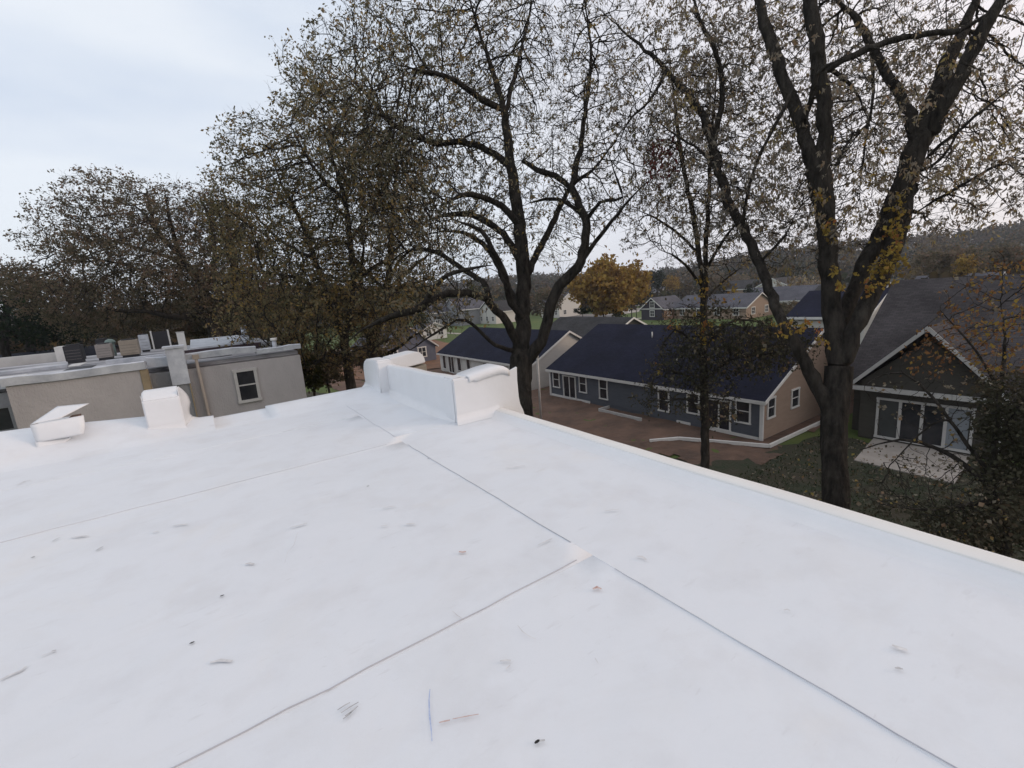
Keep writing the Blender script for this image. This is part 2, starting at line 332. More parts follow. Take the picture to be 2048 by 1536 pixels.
# right-hand edge curb: cant, ridge, outer drip
prof = [(2.96, -0.012), (3.00, 0.006), (3.05, 0.012), (3.085, 0.034), (3.105, 0.050), (3.135, 0.056)]
cprof = [(3.118, 0.030), (3.119, 0.060), (3.128, 0.0645), (3.235, 0.071), (3.252, 0.062), (3.257, -0.14)]
m = MB(); rows = []
for j in range(47):
    y = -4 + 9.2 * j / 46; q = 0.006 * math.sin(y * 1.7) + 0.003 * math.sin(y * 5.1)
    rows.append([(x + q * (i > 0), y, z + 0.002 * math.sin(y * 3.3 + i)) for i, (x, z) in enumerate(prof)])
m.grid(rows); m.build('edge_curb', FLASH, bldg)
WARM_CAP = mat('warm_light_edge_cap', (0.76, 0.755, 0.735), 0.5, noise=(2.0, 0.5), col2=(0.70, 0.685, 0.655), bump=(6, 0.4, 0.01))  # warm veil of the light put into the cap's colour
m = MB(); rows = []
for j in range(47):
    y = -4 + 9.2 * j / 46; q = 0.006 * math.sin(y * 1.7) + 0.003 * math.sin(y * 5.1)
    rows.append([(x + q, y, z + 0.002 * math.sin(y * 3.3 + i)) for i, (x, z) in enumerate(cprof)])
m.grid(rows); m.build('edge_cap', WARM_CAP, bldg)
# far edge: the membrane turns up over the low wall, its height stepping along the edge
m = MB(); rows = []
hs = [(-9, .66), (-2.6, .36), (-2.0, .34), (-0.82, .235), (-0.74, .23), (-.3, .085), (0.02, .068), (0.021, .03), (0.74, .035), (0.741, .072), (1.6, .09), (2.3, .10), (2.75, .10)]
X = sorted(set([h[0] for h in hs] + list(np.round(np.arange(-9, 2.7, 0.3), 2))))
for x in X:
    h = float(np.interp(x, [a for a, _ in hs], [b for _, b in hs]))
    rows.append([(x, 7.45, -0.01), (x, 7.60, 0.010), (x, 7.78, 0.010 + h * .12), (x, 7.98, h * .48), (x, 8.2, h * .86), (x, 8.36, h), (x, 8.44, h * .99), (x, 8.45, h - .03), (x, 8.452, h - .22)])
m.grid(rows); m.build('far_edge_curb', MEM, bldg)

def lathe_panel(name, rows, mt=FLASH, solid=0.0): return MB().grid(rows).build(name, mt, bldg, solid=solid)
# pillar on the far edge (third from the right): box with sloping shoulder and a flared, curved side sheet
def pillar(x0, x1, top, flare=True):
    m = MB()
    yf, yb = 8.0, 8.46
    m.prism([(x0, yf, 0), (x0, yf, top - .10), (x0, yf + .03, top - .075), (x0, yf + .19, top - .005), (x0, yf + .26, top + .01), (x0, yb, top + .005), (x0, yb, 0)], (x1 - x0, 0, 0))
    o = m.build('parapet_pillar', FLASH, bldg, bevel=0.018)
    rows = []
    for k in range(13):   # right side sheet: bulges outwards at mid height and sweeps to the edge below
        t = k / 12; z = top - .015 - t * (top - 0.07)
        out = float(np.interp(t, [0, .12, .3, .5, .72, .86, .94, 1], [.0, .05, .095, .105, .07, .07, .11, .20]))
        rows.append([(x1 - .004 + out * s ** 1.4 * (1 if flare else .4), yf + .03 + (yb - yf + .0) * s, z) for s in np.linspace(0, 1, 8)])
    lathe_panel('side_flashing', rows, solid=0.006)
    rows = []
    for k in range(9):
        t = k / 8; z = top - .03 - t * (top - .3)
        rows.append([(x0 + .004 - (0.05 * (1 - t) ** .5 * (t < .99)) * s, yf + .03 + (yb - yf) * s, z - 0.06 * s * (t == 0)) for s in np.linspace(0, 1, 5)])
    lathe_panel('side_flashing', rows, solid=0.006)
    # base fillet
    m = MB(); m.grid([[(x0 - .05, yf - .12, .012), (x1 + .06, yf - .12, .012)], [(x0 - .02, yf - .05, .02), (x1 + .03, yf - .05, .02)], [(x0, yf - .006, .07), (x1, yf - .006, .07)], [(x0, yf - .004, .14), (x1, yf - .004, .14)]])
    m.build('base_flashing', FLASH, bldg)
pillar(-0.76, -0.335, 0.60)
# the next pillar is not finished: its membrane is cut and hangs out in loose flaps
core = MB().box(-1.86, -1.55, 8.04, 8.44, 0, .40).build('parapet_pillar', FLASH, bldg, bevel=.01)
MB().box(-1.545, -1.455, 8.14, 8.40, 0, .42).build('bare_block', mat('raw_brown_block', (.16, .10, .075), .95, noise=(6, .6), bump=(30, .6, .01)), bldg)
def flap(name, c):
    """c: 4 corners (lists) -> curved sheet"""
    P = [np.array(p, float) for p in c[:4]]; sag = np.array(c[4], float); rows = []
    for i in range(9):
        s = i / 8; r = []
        for j in range(9):
            t = j / 8; p = (P[0] * (1 - t) + P[1] * t) * (1 - s) + (P[3] * (1 - t) + P[2] * t) * s
            r.append(tuple(p + sag * math.sin(t * math.pi) * (0.3 + .7 * s)))
        rows.append(r)
    return lathe_panel(name, rows, solid=.006)
flap('loose_flap', [(-1.87, 8.02, .435), (-1.60, 8.02, .452), (-1.34, 8.36, .545), (-1.66, 8.38, .565), (0, 0, .0)])
flap('loose_flap', [(-1.872, 8.0, .43), (-1.865, 8.0, .20), (-1.40, 7.93, .215), (-1.37, 8.03, .445), (0.015, -.03, 0)])
flap('loose_flap', [(-1.87, 7.99, .21), (-1.86, 7.93, .05), (-1.66, 7.95, .11), (-1.52, 8.02, .19), (0, 0, .0)])
# low corner walls: two blocks joined by a parapet behind which the building steps back
def block(x0, x1, y0, y1, top, name='parapet_block'):
    return MB().box(x0, x1, y0, y1, -.1, top).build(name, FLASH, bldg, bevel=.022)
MB().box(2.56, 3.40, 5.21, 5.50, -.1, .571).build('parapet_block', FLASH, bldg, bevel=.02)
MB().prism([(2.56, 5.175, -.1), (3.62, 5.175, -.13), (3.585, 5.175, -.02), (3.55, 5.175, .06), (3.535, 5.175, .16), (3.53, 5.175, .40), (3.54, 5.175, .585), (3.42, 5.175, .55), (3.2, 5.175, .55), (2.56, 5.175, .55)], (0, .035, 0)).build('front_flashing', FLASH, bldg, bevel=.006)
MB().grid([[(2.50, 5.06, .004), (3.06, 5.06, .004), (3.06, 5.06, .004)], [(2.53, 5.12, .018), (3.05, 5.12, .018), (3.14, 5.13, .05)], [(2.555, 5.168, .06), (3.05, 5.168, .06), (3.2, 5.168, .09)], [(2.556, 5.171, .12), (3.05, 5.171, .12), (3.2, 5.171, .13)]]).build('base_flashing', FLASH, bldg)
# cap sheet over the block, proud of its face
rows = [[(2.775, 5.163, .50), (2.775, 5.161, .53), (2.775, 5.175, .560), (2.775, 5.24, .572), (2.775, 5.5, .572), (2.775, 5.53, .50)]]
for i in range(15):
    s = i / 14; x = 2.80 + .60 * s; z = .572 + .058 * math.sin(s * math.pi * .55) - (.05 * ((s - .75) / .25) ** 2 if s > .75 else 0)
    rows.append([(x, 5.163, z - .10 + .03 * (s < .1)), (x, 5.161, z - .04), (x, 5.175, z - .008), (x, 5.24, z + .008), (x, 5.5, z + .012), (x, 5.53, z - .05)])
lathe_panel('cap_flashing', rows, solid=.005)
m = MB(); rows = []
for j in range(13):
    y = 5.235 + 2.715 * j / 12; q = j / 12; z = .572 - .075 * q + .006 * math.sin(j * 1.1); g = .085 * q + .005; e = min(1, .15 + q * 4)
    rows.append([(2.565 + g - .165 * e, y, -.012), (2.565 + g - .105 * e, y, .010), (2.565 + g - .035 * e, y, .03), (2.565 + g, y, .075), (2.567 + g, y, .10), (2.568 + g, y, z - .02), (2.585 + g, y, z), (2.69 + g, y, z + .004), (2.70 + g, y, z - .02), (2.702 + g, y, z - .9)])
m.grid(rows); m.build('parapet_wall', FLASH, bldg)
# far block: a pier whose left side runs back with a rounded top, and a wing to the right with a rounded end
MB().prism([(2.49, 7.90, -.1), (2.49, 7.90, .575), (2.49, 7.93, .60), (2.49, 8.5, .59), (2.49, 8.62, .555), (2.49, 8.71, .48), (2.49, 8.75, .38), (2.49, 8.76, -.1)], (.26, 0, 0)).build('parapet_block', FLASH, bldg, bevel=.02)
rows = []
for k in range(9):
    t = k / 8; z = .12 * (1 - t); rows.append([(2.49 - .13 * t ** 2 * s_, 7.88 + .9 * s_, z + .006) for s_ in np.linspace(0, 1, 6)])
lathe_panel('side_flashing', rows)
wing = [(2.74, -.1), (2.74, .60), (3.20, .655), (3.29, .645), (3.35, .60), (3.385, .53), (3.40, .44), (2.98, .395), (2.97, .36), (2.86, .37), (2.86, -.1)]
MB().prism([(x, 7.925, z) for x, z in wing], (0, .42, 0)).build('parapet_block', FLASH, bldg, bevel=.012)
BARE = mat('bare_stucco_face', (.33, .30, .25), .95, noise=(2, .4), bump=(40, .6, .01))
MB().prism([(2.87, 7.96, -8.6), (3.42, 7.96, -8.6), (3.42, 7.96, .40), (2.87, 7.96, .34)], (0, .36, 0)).build('notch_wall', BARE, bldg)
# scuffs, chalk lines, specks lying on the roof
def scuff(pts, w, mt, name='scuff_mark', z=0.012):
    m = MB(); pts = [gp(x, y, z) for x, y in pts]; L = len(pts); rows = []
    for i, p in enumerate(pts):
        a = pts[max(0, i - 1)]; b = pts[min(L - 1, i + 1)]; d = b - a; d /= np.linalg.norm(d) + 1e-9; s = np.array([-d[1], d[0], 0])
        ww = w * (0.25 + .75 * math.sin(math.pi * (i + .5) / L)) / 2 * (0.8 + .4 * random.random())
        rows.append([tuple(p - s * ww), tuple(p + s * ww)])
    m.grid(rows); o = m.build(name, mt, bldg); return o
SG = mat('faint_grey_scuff', (.50, .50, .51), .8, noise=(30, .9), col2=(.76, .76, .76)); SDK = mat('dark_scuff', (.28, .28, .29), .8, noise=(40, .9), col2=(.6, .6, .6))
SB = mat('blue_chalk', (.28, .38, .62), .9, noise=(50, .7), col2=(.7, .72, .78)); SR = mat('red_brown_chalk', (.42, .24, .20), .9, noise=(50, .7), col2=(.72, .66, .64)); SBK = mat('black_speck', (.03, .03, .03), .8)
scuff([(860, 1378), (858, 1400), (859, 1430), (862, 1455), (864, 1482)], .006, SB, 'chalk_line')
scuff([(878, 1445), (890, 1442), (900, 1440)], .008, SR, 'chalk_line'); scuff([(905, 1438), (930, 1433), (958, 1428)], .005, SR, 'chalk_line')
for a in ([(675, 1420), (690, 1410), (700, 1405)], [(682, 1426), (700, 1414), (717, 1404)], [(690, 1432), (705, 1422), (716, 1412)], [(686, 1438), (697, 1430), (703, 1424)]): scuff(a, .007, SDK)
scuff([(0, 1360), (20, 1350), (40, 1342), (53, 1332)], .022, SG); scuff([(82, 1312), (98, 1306), (112, 1301)], .009, SG); scuff([(103, 1302), (112, 1300)], .008, SDK)
for a, w_, mt in (([(105, 1082), (112, 1078), (120, 1075)], .014, SDK), ([(142, 1075), (160, 1073), (178, 1071)], .02, SG), ([(192, 1101), (200, 1096), (206, 1093)], .014, SDK), ([(305, 1065), (312, 1063), (318, 1062)], .016, SG),
                  ([(345, 1052), (360, 1049), (376, 1048)], .016, SG), ([(580, 1055), (600, 1050), (615, 1046)], .016, SG), ([(765, 1017), (780, 1013), (790, 1012)], .014, SG), ([(812, 1048), (822, 1047), (830, 1047)], .02, SG),
                  ([(762, 1052), (775, 1050)], .014, SG), ([(918, 1103), (925, 1104), (932, 1103)], .018, SR), ([(1076, 1090), (1090, 1083), (1104, 1077)], .010, SG), ([(490, 1128), (498, 1126), (508, 1128)], .02, SG),
                  ([(1210, 1022), (1222, 1020), (1238, 1018)], .010, SG), ([(1274, 1112), (1284, 1113), (1293, 1119)], .016, SG), ([(1186, 1178), (1194, 1174), (1203, 1178)], .018, SR), ([(1035, 1250), (1045, 1263), (1058, 1272), (1072, 1278)], .004, SG),
                  ([(1190, 1316), (1196, 1326)], .004, SG), ([(1790, 1336), (1798, 1336), (1806, 1338)], .012, SDK), ([(1000, 1322), (1012, 1320), (1022, 1321)], .012, SG), ([(1784, 1290), (1800, 1296), (1815, 1300)], .022, SG),
                  ([(905, 1222), (915, 1231), (925, 1237)], .004, SG), ([(420, 1325), (440, 1320), (465, 1322)], .02, SG), ([(595, 1065), (588, 1090), (575, 1105), (569, 1126)], .003, SG), ([(1012, 1338), (1020, 1330)], .01, SG),
                  ([(1090, 1480), (1075, 1482)], .01, SDK), ([(35, 970), (50, 962), (62, 960)], .02, SG), ([(1012, 935), (1030, 934), (1050, 930)], .012, SG), ([(1568, 1220), (1575, 1218), (1580, 1222)], .008, SG)):
    scuff(a, w_, mt)
for x, y in ((66, 1114), (444, 1191), (384, 1285), (857, 917), (736, 972), (1074, 1483), (1045, 838)):
    m = MB(); p = gp(x, y, .012); m.add([p + np.array([.012 * math.cos(a), .006 * math.sin(a), 0]) for a in np.linspace(0, 5.5, 7)], [tuple(range(7))]); m.build('dark_speck', SBK, bldg)

# ------------------------------------------------------------------ generic wall pieces
def window(parent, O, u, n, a, z, w, h, style='double', frame=WHITE, glass=GLASS, fw=0.10, name='window', pr=0.09):
    """a,z: lower left corner in the wall frame"""
    m = MB(); b0, b1 = 0.0, pr
    m.obox(O, u, n, a - fw, a, b0, b1, z, z + h); m.obox(O, u, n, a + w, a + w + fw, b0, b1, z, z + h)
    m.obox(O, u, n, a - fw - .02, a + w + fw + .02, b0, b1 + .012, z + h, z + h + fw); m.obox(O, u, n, a - fw - .02, a + w + fw + .02, b0, b1 + .02, z - fw, z)
    if style == 'double': m.obox(O, u, n, a, a + w, b0, b1 - .03, z + h * .50, z + h * .50 + .055)
    if style == 'slider': m.obox(O, u, n, a + w / 2 - .045, a + w / 2 + .045, b0, b1 - .02, z, z + h)
    if style == 'quad':
        for k in (1, 2, 3): m.obox(O, u, n, a + w * k / 4 - .07, a + w * k / 4 + .07, b0, b1 - .01, z, z + h)
    if style == 'cross': m.obox(O, u, n, a, a + w, b0, b1 - .03, z + h * .5 - .03, z + h * .5 + .03); m.obox(O, u, n, a + w / 2 - .04, a + w / 2 + .04, b0, b1 - .025, z, z + h)
    f = m.build(name, frame, parent)
    if style == 'quad':
        for k in range(4): MB().obox(O, u, n, a + w * k / 4 + .07, a + w * (k + 1) / 4 - .07, .01, .035, z, z + h).build('pane', glass[k] if isinstance(glass, list) else glass, f)
    elif style == 'slider':
        for k in range(2): MB().obox(O, u, n, a + w * k / 2 + .045, a + w * (k + 1) / 2 - .045, .01, .035, z, z + h).build('pane', glass, f)
    elif style == 'double':
        MB().obox(O, u, n, a, a + w, .01, .035, z, z + h * .5).build('pane', glass, f); MB().obox(O, u, n, a, a + w, .01, .045, z + h * .5 + .055, z + h).build('pane', glass, f)
    else: MB().obox(O, u, n, a, a + w, .01, .035, z, z + h).build('pane', glass, f)
    return f
def uvroof(o):
    me = o.data; uv = me.uv_layers.new(name='UVMap')
    for p in me.polygons:
        n = p.normal; s = Vector((-n.y, n.x, 0)); 
        s = s.normalized() if s.length > 1e-4 else Vector((1, 0, 0)); t = n.cross(s)
        for li in p.loop_indices:
            co = me.vertices[me.loops[li].vertex_index].co; uv.data[li].uv = (co.dot(s), co.dot(t))
    return o
def siding(parent, O, u, n, L, z0, z1, mt, gable=None, exp=0.18, name='siding'):
    """lap boards; gable=(apex_a, apex_z): boards above z1 shorten to the rakes"""
    m = MB(); z = z0
    top = gable[1] if gable else z1
    while z < top - .03:
        zz = min(z + exp, top)
        a0, a1 = 0, L
        if z >= z1 and gable:
            k = (zz - z1) / (gable[1] - z1); a0 = gable[0] * k; a1 = L - (L - gable[0]) * k
        m.obox(O, u, n, a0, a1, 0, .014, z, zz) if False else None
        P = lambda a, b, q: np.array(O, float) + np.array(u, float) * a + np.array(n, float) * b + np.array([0, 0, q])
        if a1 - a0 > .1: m.add([P(a0, .028, z), P(a1, .028, z), P(a1, .004, zz), P(a0, .004, zz), P(a0, 0, z), P(a1, 0, z)], [(0, 1, 2, 3), (4, 5, 1, 0)])
        z += exp
    o = m.build(name, mt, parent); o['kind'] = 'stuff'; return o

def gable_house(name, label, x0, x1, y0, y1, z0, eave, rise, axis, wall, roof, trim=WHITE, over=0.35, thick=.16, loc=None, sid=True, gable_wall=None, cat='house', trimw=.2):
    """axis 'y': ridge along y. Returns (root, frames) with frames for the -x wall and the -y wall"""
    root = thing(name, label, cat, ((x0 + x1) / 2, (y0 + y1) / 2, z0))
    if axis == 'y':
        cx = (x0 + x1) / 2
        MB().prism([(x0, y0, z0), (x1, y0, z0), (x1, y0, eave), (cx, y0, eave + rise), (x0, y0, eave)], (0, y1 - y0, 0)).build('wall', wall, root)
        s = rise / (cx - x0); xe = x0 - over; ze = eave - s * over
        r = MB().prism([(xe, y0 - over, ze), (cx, y0 - over, eave + rise), (cx, y0 - over, eave + rise + thick), (xe, y0 - over, ze + thick)], (0, y1 - y0 + 2 * over, 0))
        r.prism([(x1 + over, y0 - over, ze), (cx, y0 - over, eave + rise), (cx, y0 - over, eave + rise + thick), (x1 + over, y0 - over, ze + thick)], (0, y1 - y0 + 2 * over, 0))
        uvroof(r.build('roof', roof, root))
        m = MB(); m.box(xe - .03, xe - .003, y0 - over, y1 + over, ze - .07, ze + thick - .01); m.build('fascia', trim, root)
        m = MB()
        for sx in (1, -1):
            e = xe if sx == 1 else x1 + over
            m.prism([(e, y0 - over - .035, ze - .07), (cx, y0 - over - .035, eave + rise - .05), (cx, y0 - over - .035, eave + rise + thick + .01), (e, y0 - over - .035, ze + thick + .01)], (0, .032, 0))
        m.build('rake_board', trim, root)
    else:
        cy = (y0 + y1) / 2
        MB().prism([(x0, y0, z0), (x0, y1, z0), (x0, y1, eave), (x0, cy, eave + rise), (x0, y0, eave)], (x1 - x0, 0, 0)).build('wall', wall, root)
        s = rise / (cy - y0); ze = eave - s * over
        r = MB()
        for e in (y0 - over, y1 + over):
            r.prism([(x0 - over, e, ze), (x0 - over, cy, eave + rise), (x0 - over, cy, eave + rise + thick), (x0 - over, e, ze + thick)], (x1 - x0 + 2 * over, 0, 0))
        uvroof(r.build('roof', roof, root))
        m = MB()
        for e in (y0 - over, y1 + over):
            m.prism([(x0 - over - .035, e, ze - .07), (x0 - over - .035, cy, eave + rise - .05), (x0 - over - .035, cy, eave + rise + thick + .01), (x0 - over - .035, e, ze + thick + .01)], (.032, 0, 0))
        m.build('rake_board', trim, root)
        MB().box(x0 - over, x1 + over, y0 - over - .03, y0 - over - .003, ze - .07, ze + thick - .01).build('fascia', trim, root)
    return root
UX, UY, NX_, NY_ = (1, 0, 0), (0, 1, 0), (-1, 0, 0), (0, -1, 0)

# ------------------------------------------------------------------ central grey-blue house
hc = gable_house('ranch_house', 'long grey blue single storey house with navy black roof in the dirt yard', 27.45, 41.4, 14.25, 34.6, GZ, -5.98, 3.45, 'y', SIDB, SH_NAVY, over=.30)
O = (27.45, 14.25, 0)
siding(hc, O, UY, NX_, 20.35, GZ + .3, -6.02, SIDB)
siding(hc, O, UX, NY_, 13.95, GZ + .1, -5.98, SIDG, gable=(6.975, -2.6))  # gable boards a warmer taupe: low-sun glow put into the colour
MB().box(27.34, 27.45, 14.14, 14.36, GZ, -6.0).build('corner_board', WHITE, hc); MB().box(27.36, 27.46, 34.5, 34.7, GZ, -6.0).build('corner_board', WHITE, hc)
MB().box(27.36, 27.44, 14.4, 18.0, GZ + .05, GZ + .24).build('base_board', WHITE, hc); MB().box(27.36, 27.44, 19.2, 20.3, GZ + .05, GZ + .24).build('base_board', WHITE, hc); MB().box(27.36, 27.44, 29.2, 34.45, GZ + .05, GZ + .24).build('base_board', WHITE, hc)
for (ya, za, w_, h_, st) in ((33.27 - 14.25, -7.6, .80, 1.35, 'double'), (31.05 - 14.25, GZ + .25, 1.55, 1.9, 'slider'), (29.62 - 14.25, -7.6, .78, 1.38, 'double'), (27.12 - 14.25, -7.83, .80, 1.62, 'double'),
                             (21.02 - 14.25, -7.83, .80, 1.5, 'double'), (18.58 - 14.25, -7.58, .80, 1.35, 'double'), (16.32 - 14.25, GZ + .3, 1.5, 1.85, 'slider'), (14.98 - 14.25 + .05, -7.55, .82, 1.35, 'double')):
    window(hc, O, UY, (-1, 0, 0), ya, za, w_, h_, st, name='window' if st == 'double' else 'sliding_door')
window(hc, O, UX, NY_, .55, -7.2, .75, 1.15, 'double'); window(hc, O, UX, NY_, 3.5, -7.15, .85, 1.1, 'double')
for (x, y, h_) in ((32.6, 26.6, .55), (29.6, 21.9, .5)):
    zr = -5.98 + (x - 27.45) * .4946 + .1; MB().cyl((x, y, zr), (x, y, zr + h_), .055).build('vent_pipe', WHITE, hc)
MB().prism([(33.5, 14.2, -3.15), (35.3, 14.2, -3.15), (34.42, 14.2, -2.72)], (0, .02, 0)).build('gable_vent', ACB, hc)
# landscape edging round its corner
ed = tag(MB().bar((22.75, 18.9, GZ + .15), (24.35, 17.9, GZ + .15), .14, .2).bar((24.35, 17.9, GZ + .152), (26.6, 13.4, GZ + .152), .14, .2).bar((26.6, 13.35, GZ + .154), (34.2, 13.3, GZ + .154), .14, .2).build('edging_wall', WHITE), 'low white landscape edging bending round the corner of the grey blue house', 'edging')
ed2 = tag(MB().bar((26.1, 26.8, GZ + .15), (26.1, 22.4, GZ + .15), .12, .25).bar((26.1, 26.8, GZ + .152), (27.3, 26.8, GZ + .152), .12, .25).build('window_well', DWHITE), 'low grey window well curb against the back wall of the grey blue house', 'edging')
pole = thing('service_pole', 'slim weathered grey pole standing in the dirt in front of the grey blue house', 'pole', (21.63, 28.79, GZ))
MB().cyl((21.63, 28.79, GZ), (21.6, 28.7, -3.6), .10, .085).build('shaft', DWHITE, pole); MB().cyl((21.6, 28.7, -3.6), (21.6, 28.7, -3.48), .11).build('cap', DWHITE, pole)

# ------------------------------------------------------------------ house behind on the left with the white gable wall
hb = gable_house('ranch_house', 'cream walled house with dark navy roof and white gable end, left behind the corner parapet', 27.6, 38.2, 38.0, 59.2, GZ, -6.05, 2.9, 'y', SIDW, SH_NAVY, over=.3)
O = (27.6, 38.0, 0)
siding(hb, O, UY, NX_, 21.2, GZ + .2, -6.1, SIDW); siding(hb, O, UX, NY_, 10.6, GZ + .2, -6.05, SIDW, gable=(5.3, -3.2))
for (ya, za, w_, h_, st) in ((19.4, -8.1, .8, 1.75, 'plain'), (17.0, GZ + .15, 1.5, 2.1, 'slider'), (15.0, -8.0, .9, 1.75, 'plain'), (12.6, -8.0, .8, 1.75, 'plain'), (8.5, -7.9, .9, 1.4, 'double'), (4.5, -7.9, .9, 1.4, 'double')):
    window(hb, O, UY, (-1, 0, 0), ya, za, w_, h_, st, name='window' if st != 'slider' else 'sliding_door')
# ------------------------------------------------------------------ right-hand dark house
hd = thing('gabled_house', 'dark olive house with grey brown shingles and four pane sunroom gable at the right', 'house', (38, 2, GZ))
MB().prism([(33.2, -12, GZ), (46.8, -12, GZ), (46.8, -12, -5.1), (40, -12, -.35), (33.2, -12, -5.1)], (0, 23.6, 0)).build('wall', SIDD, hd)
r = MB()
for sx, e in ((1, 32.7), (-1, 47.3)):
    r.prism([(e, -12.4, -5.45), (40, -12.4, .15), (40, -12.4, .33), (e, -12.4, -5.27)], (0, 24.5, 0))
uvroof(r.build('roof', SH_GREY, hd))
MB().prism([(31.9, 5.0, GZ), (31.9, 10.8, GZ), (31.9, 10.8, -5.1), (31.9, 7.9, -2.6), (31.9, 5.0, -5.1)], (4.5, 0, 0)).build('sunroom_wall', SIDD, hd)
r = MB()
for e in (4.55, 11.25): r.prism([(31.4, e, -5.43), (31.4, 7.9, -1.98), (31.4, 7.9, -1.82), (31.4, e, -5.27)], (7.2, 0, 0))
uvroof(r.build('sunroom_roof', SH_GREY, hd))
m = MB()
for e in (4.55, 11.25): m.prism([(31.36, e, -5.52), (31.36, 7.9, -2.07), (31.36, 7.9, -1.80), (31.36, e, -5.25)], (.035, 0, 0))
m.build('rake_board', DWHITE, hd)
MB().box(31.3, 31.42, 4.7, 11.15, -5.58, -5.36).build('gable_beam', DWHITE, hd)
MB().box(31.42, 31.9, 4.75, 11.1, -5.54, -5.42).build('soffit', DWHITE, hd)
O = (31.9, 5.0, 0)
siding(hd, O, UY, NX_, 5.8, GZ + .1, -5.1, SIDD, gable=(2.9, -2.7))
window(hd, O, UY, (-1, 0, 0), .95, GZ + .32, 3.9, 2.15, 'quad', frame=DWHITE, glass=[CURT, GLASS, GLASS, mat('dim_glass', (.08, .085, .085), .2, noise=(.8, .5))], fw=.12, name='sunroom_window')
m = MB().cyl((31.75, 4.85, -5.5), (31.75, 4.85, GZ + .2), .05); m.bar((31.75, 4.85, -5.5), (31.5, 4.6, -5.35), .08, .08); m.build('downspout', DWHITE, hd)
tag(MB().prism([(27.3, 5.4, GZ), (31.85, 5.8, GZ), (31.85, 10.0, GZ), (27.5, 9.4, GZ)], (0, 0, .1)).build('patio_slab', SLAB), 'pale concrete patio slab outside the sunroom windows', 'patio')

# ------------------------------------------------------------------ neighbour flat-roofed building (left)
nb = thing('stucco_building', 'beige stucco flat roofed building with pale coping and downspout at the left', 'building', (-2, 26, -8.7))
MB().box(-14, 3.62, 22.0, 37.0, -8.7, -.42).build('wall', STUC, nb)
MB().box(-5.25, -1.85, 21.2, 22.01, -8.7, -.14).build('bay_wall', STUC, nb)
MB().box(-1.62, -.86, 21.97, 22.0, -8.7, -.42).build('recess_wall', STUC2, nb)
MB().box(-14, -5.3, 21.97, 22.0, -8.7, -.42).build('recess_wall', STUC2, nb)
m = MB(); m.box(-1.86, -1.62, 21.16, 21.42, -8.7, -.15); m.build('corner_strip', STAIN, nb, bevel=.02)
def coping(x0, x1, y, ztop, dep=.45, h=.28):
    m = MB(); rows = []
    k = max(2, int((x1 - x0) / .4))
    for i in range(k + 1):
        x = x0 + (x1 - x0) * i / k; q = .025 * math.sin(x * 2.1) + rng.normal(0, .012)
        rows.append([(x, y, ztop - h + q * .4), (x, y - .03, ztop - .03 + q), (x, y + .08, ztop + q), (x, y + dep, ztop - .06 + q), (x, y + dep + .25, ztop - .22)])
    m.grid(rows, False); m.add([rows[0][0], rows[0][1], rows[0][2], rows[0][3], rows[0][4]], [(0, 1, 2, 3, 4)]).add([rows[-1][0], rows[-1][1], rows[-1][2], rows[-1][3], rows[-1][4]], [(0, 1, 2, 3, 4)])
    m.build('coping', COPE, nb)
coping(-14, -5.3, 21.9, .0); coping(-5.32, -1.66, 21.12, .13); coping(-1.66, -1.0, 21.92, .2, h=.36); coping(-.5, 1.98, 21.93, .2, h=.26); coping(1.98, 3.7, 21.95, .06, h=.2)
MB().box(-13.9, 3.6, 22.3, 36.9, -.40, -.25).build('roof_deck', ROOFP, nb)
MB().box(-.96, -.50, 21.62, 22.2, -8.7, -.92).build('chimney', STUC2, nb)
MB().box(-1.02, -.46, 21.55, 22.3, -.92, .46).build('chimney_stack', COPE, nb)
MB().box(-1.10, -.42, 21.5, 22.36, .46, .54).build('chimney_cap', COPE, nb)
MB().box(-.50, -.46, 21.55, 21.7, -8.7, -.93).build('corner_strip', STAIN, nb)
m = MB().cyl((-.13, 21.86, .0), (.02, 21.86, -8.6), .055, k=10).box(-.24, -.02, 21.8, 21.95, -.06, .12); m.build('downspout', mat('tan_downspout', (.36, .31, .26), .7), nb)
O = (-14, 22.0, 0)
window(nb, O, UX, NY_, 14 + 1.12, -1.98, .62, 1.18, 'double', frame=DWHITE, fw=.11)
window(nb, (-1.62, 21.97, 0), UX, NY_, .22, -2.3, .5, 1.0, 'plain', frame=STUC2, glass=CURT, fw=.12)
window(nb, (-7.6, 21.97, 0), UX, NY_, .2, -2.45, 1.9, 1.55, 'double', frame=STUC2, fw=.08)
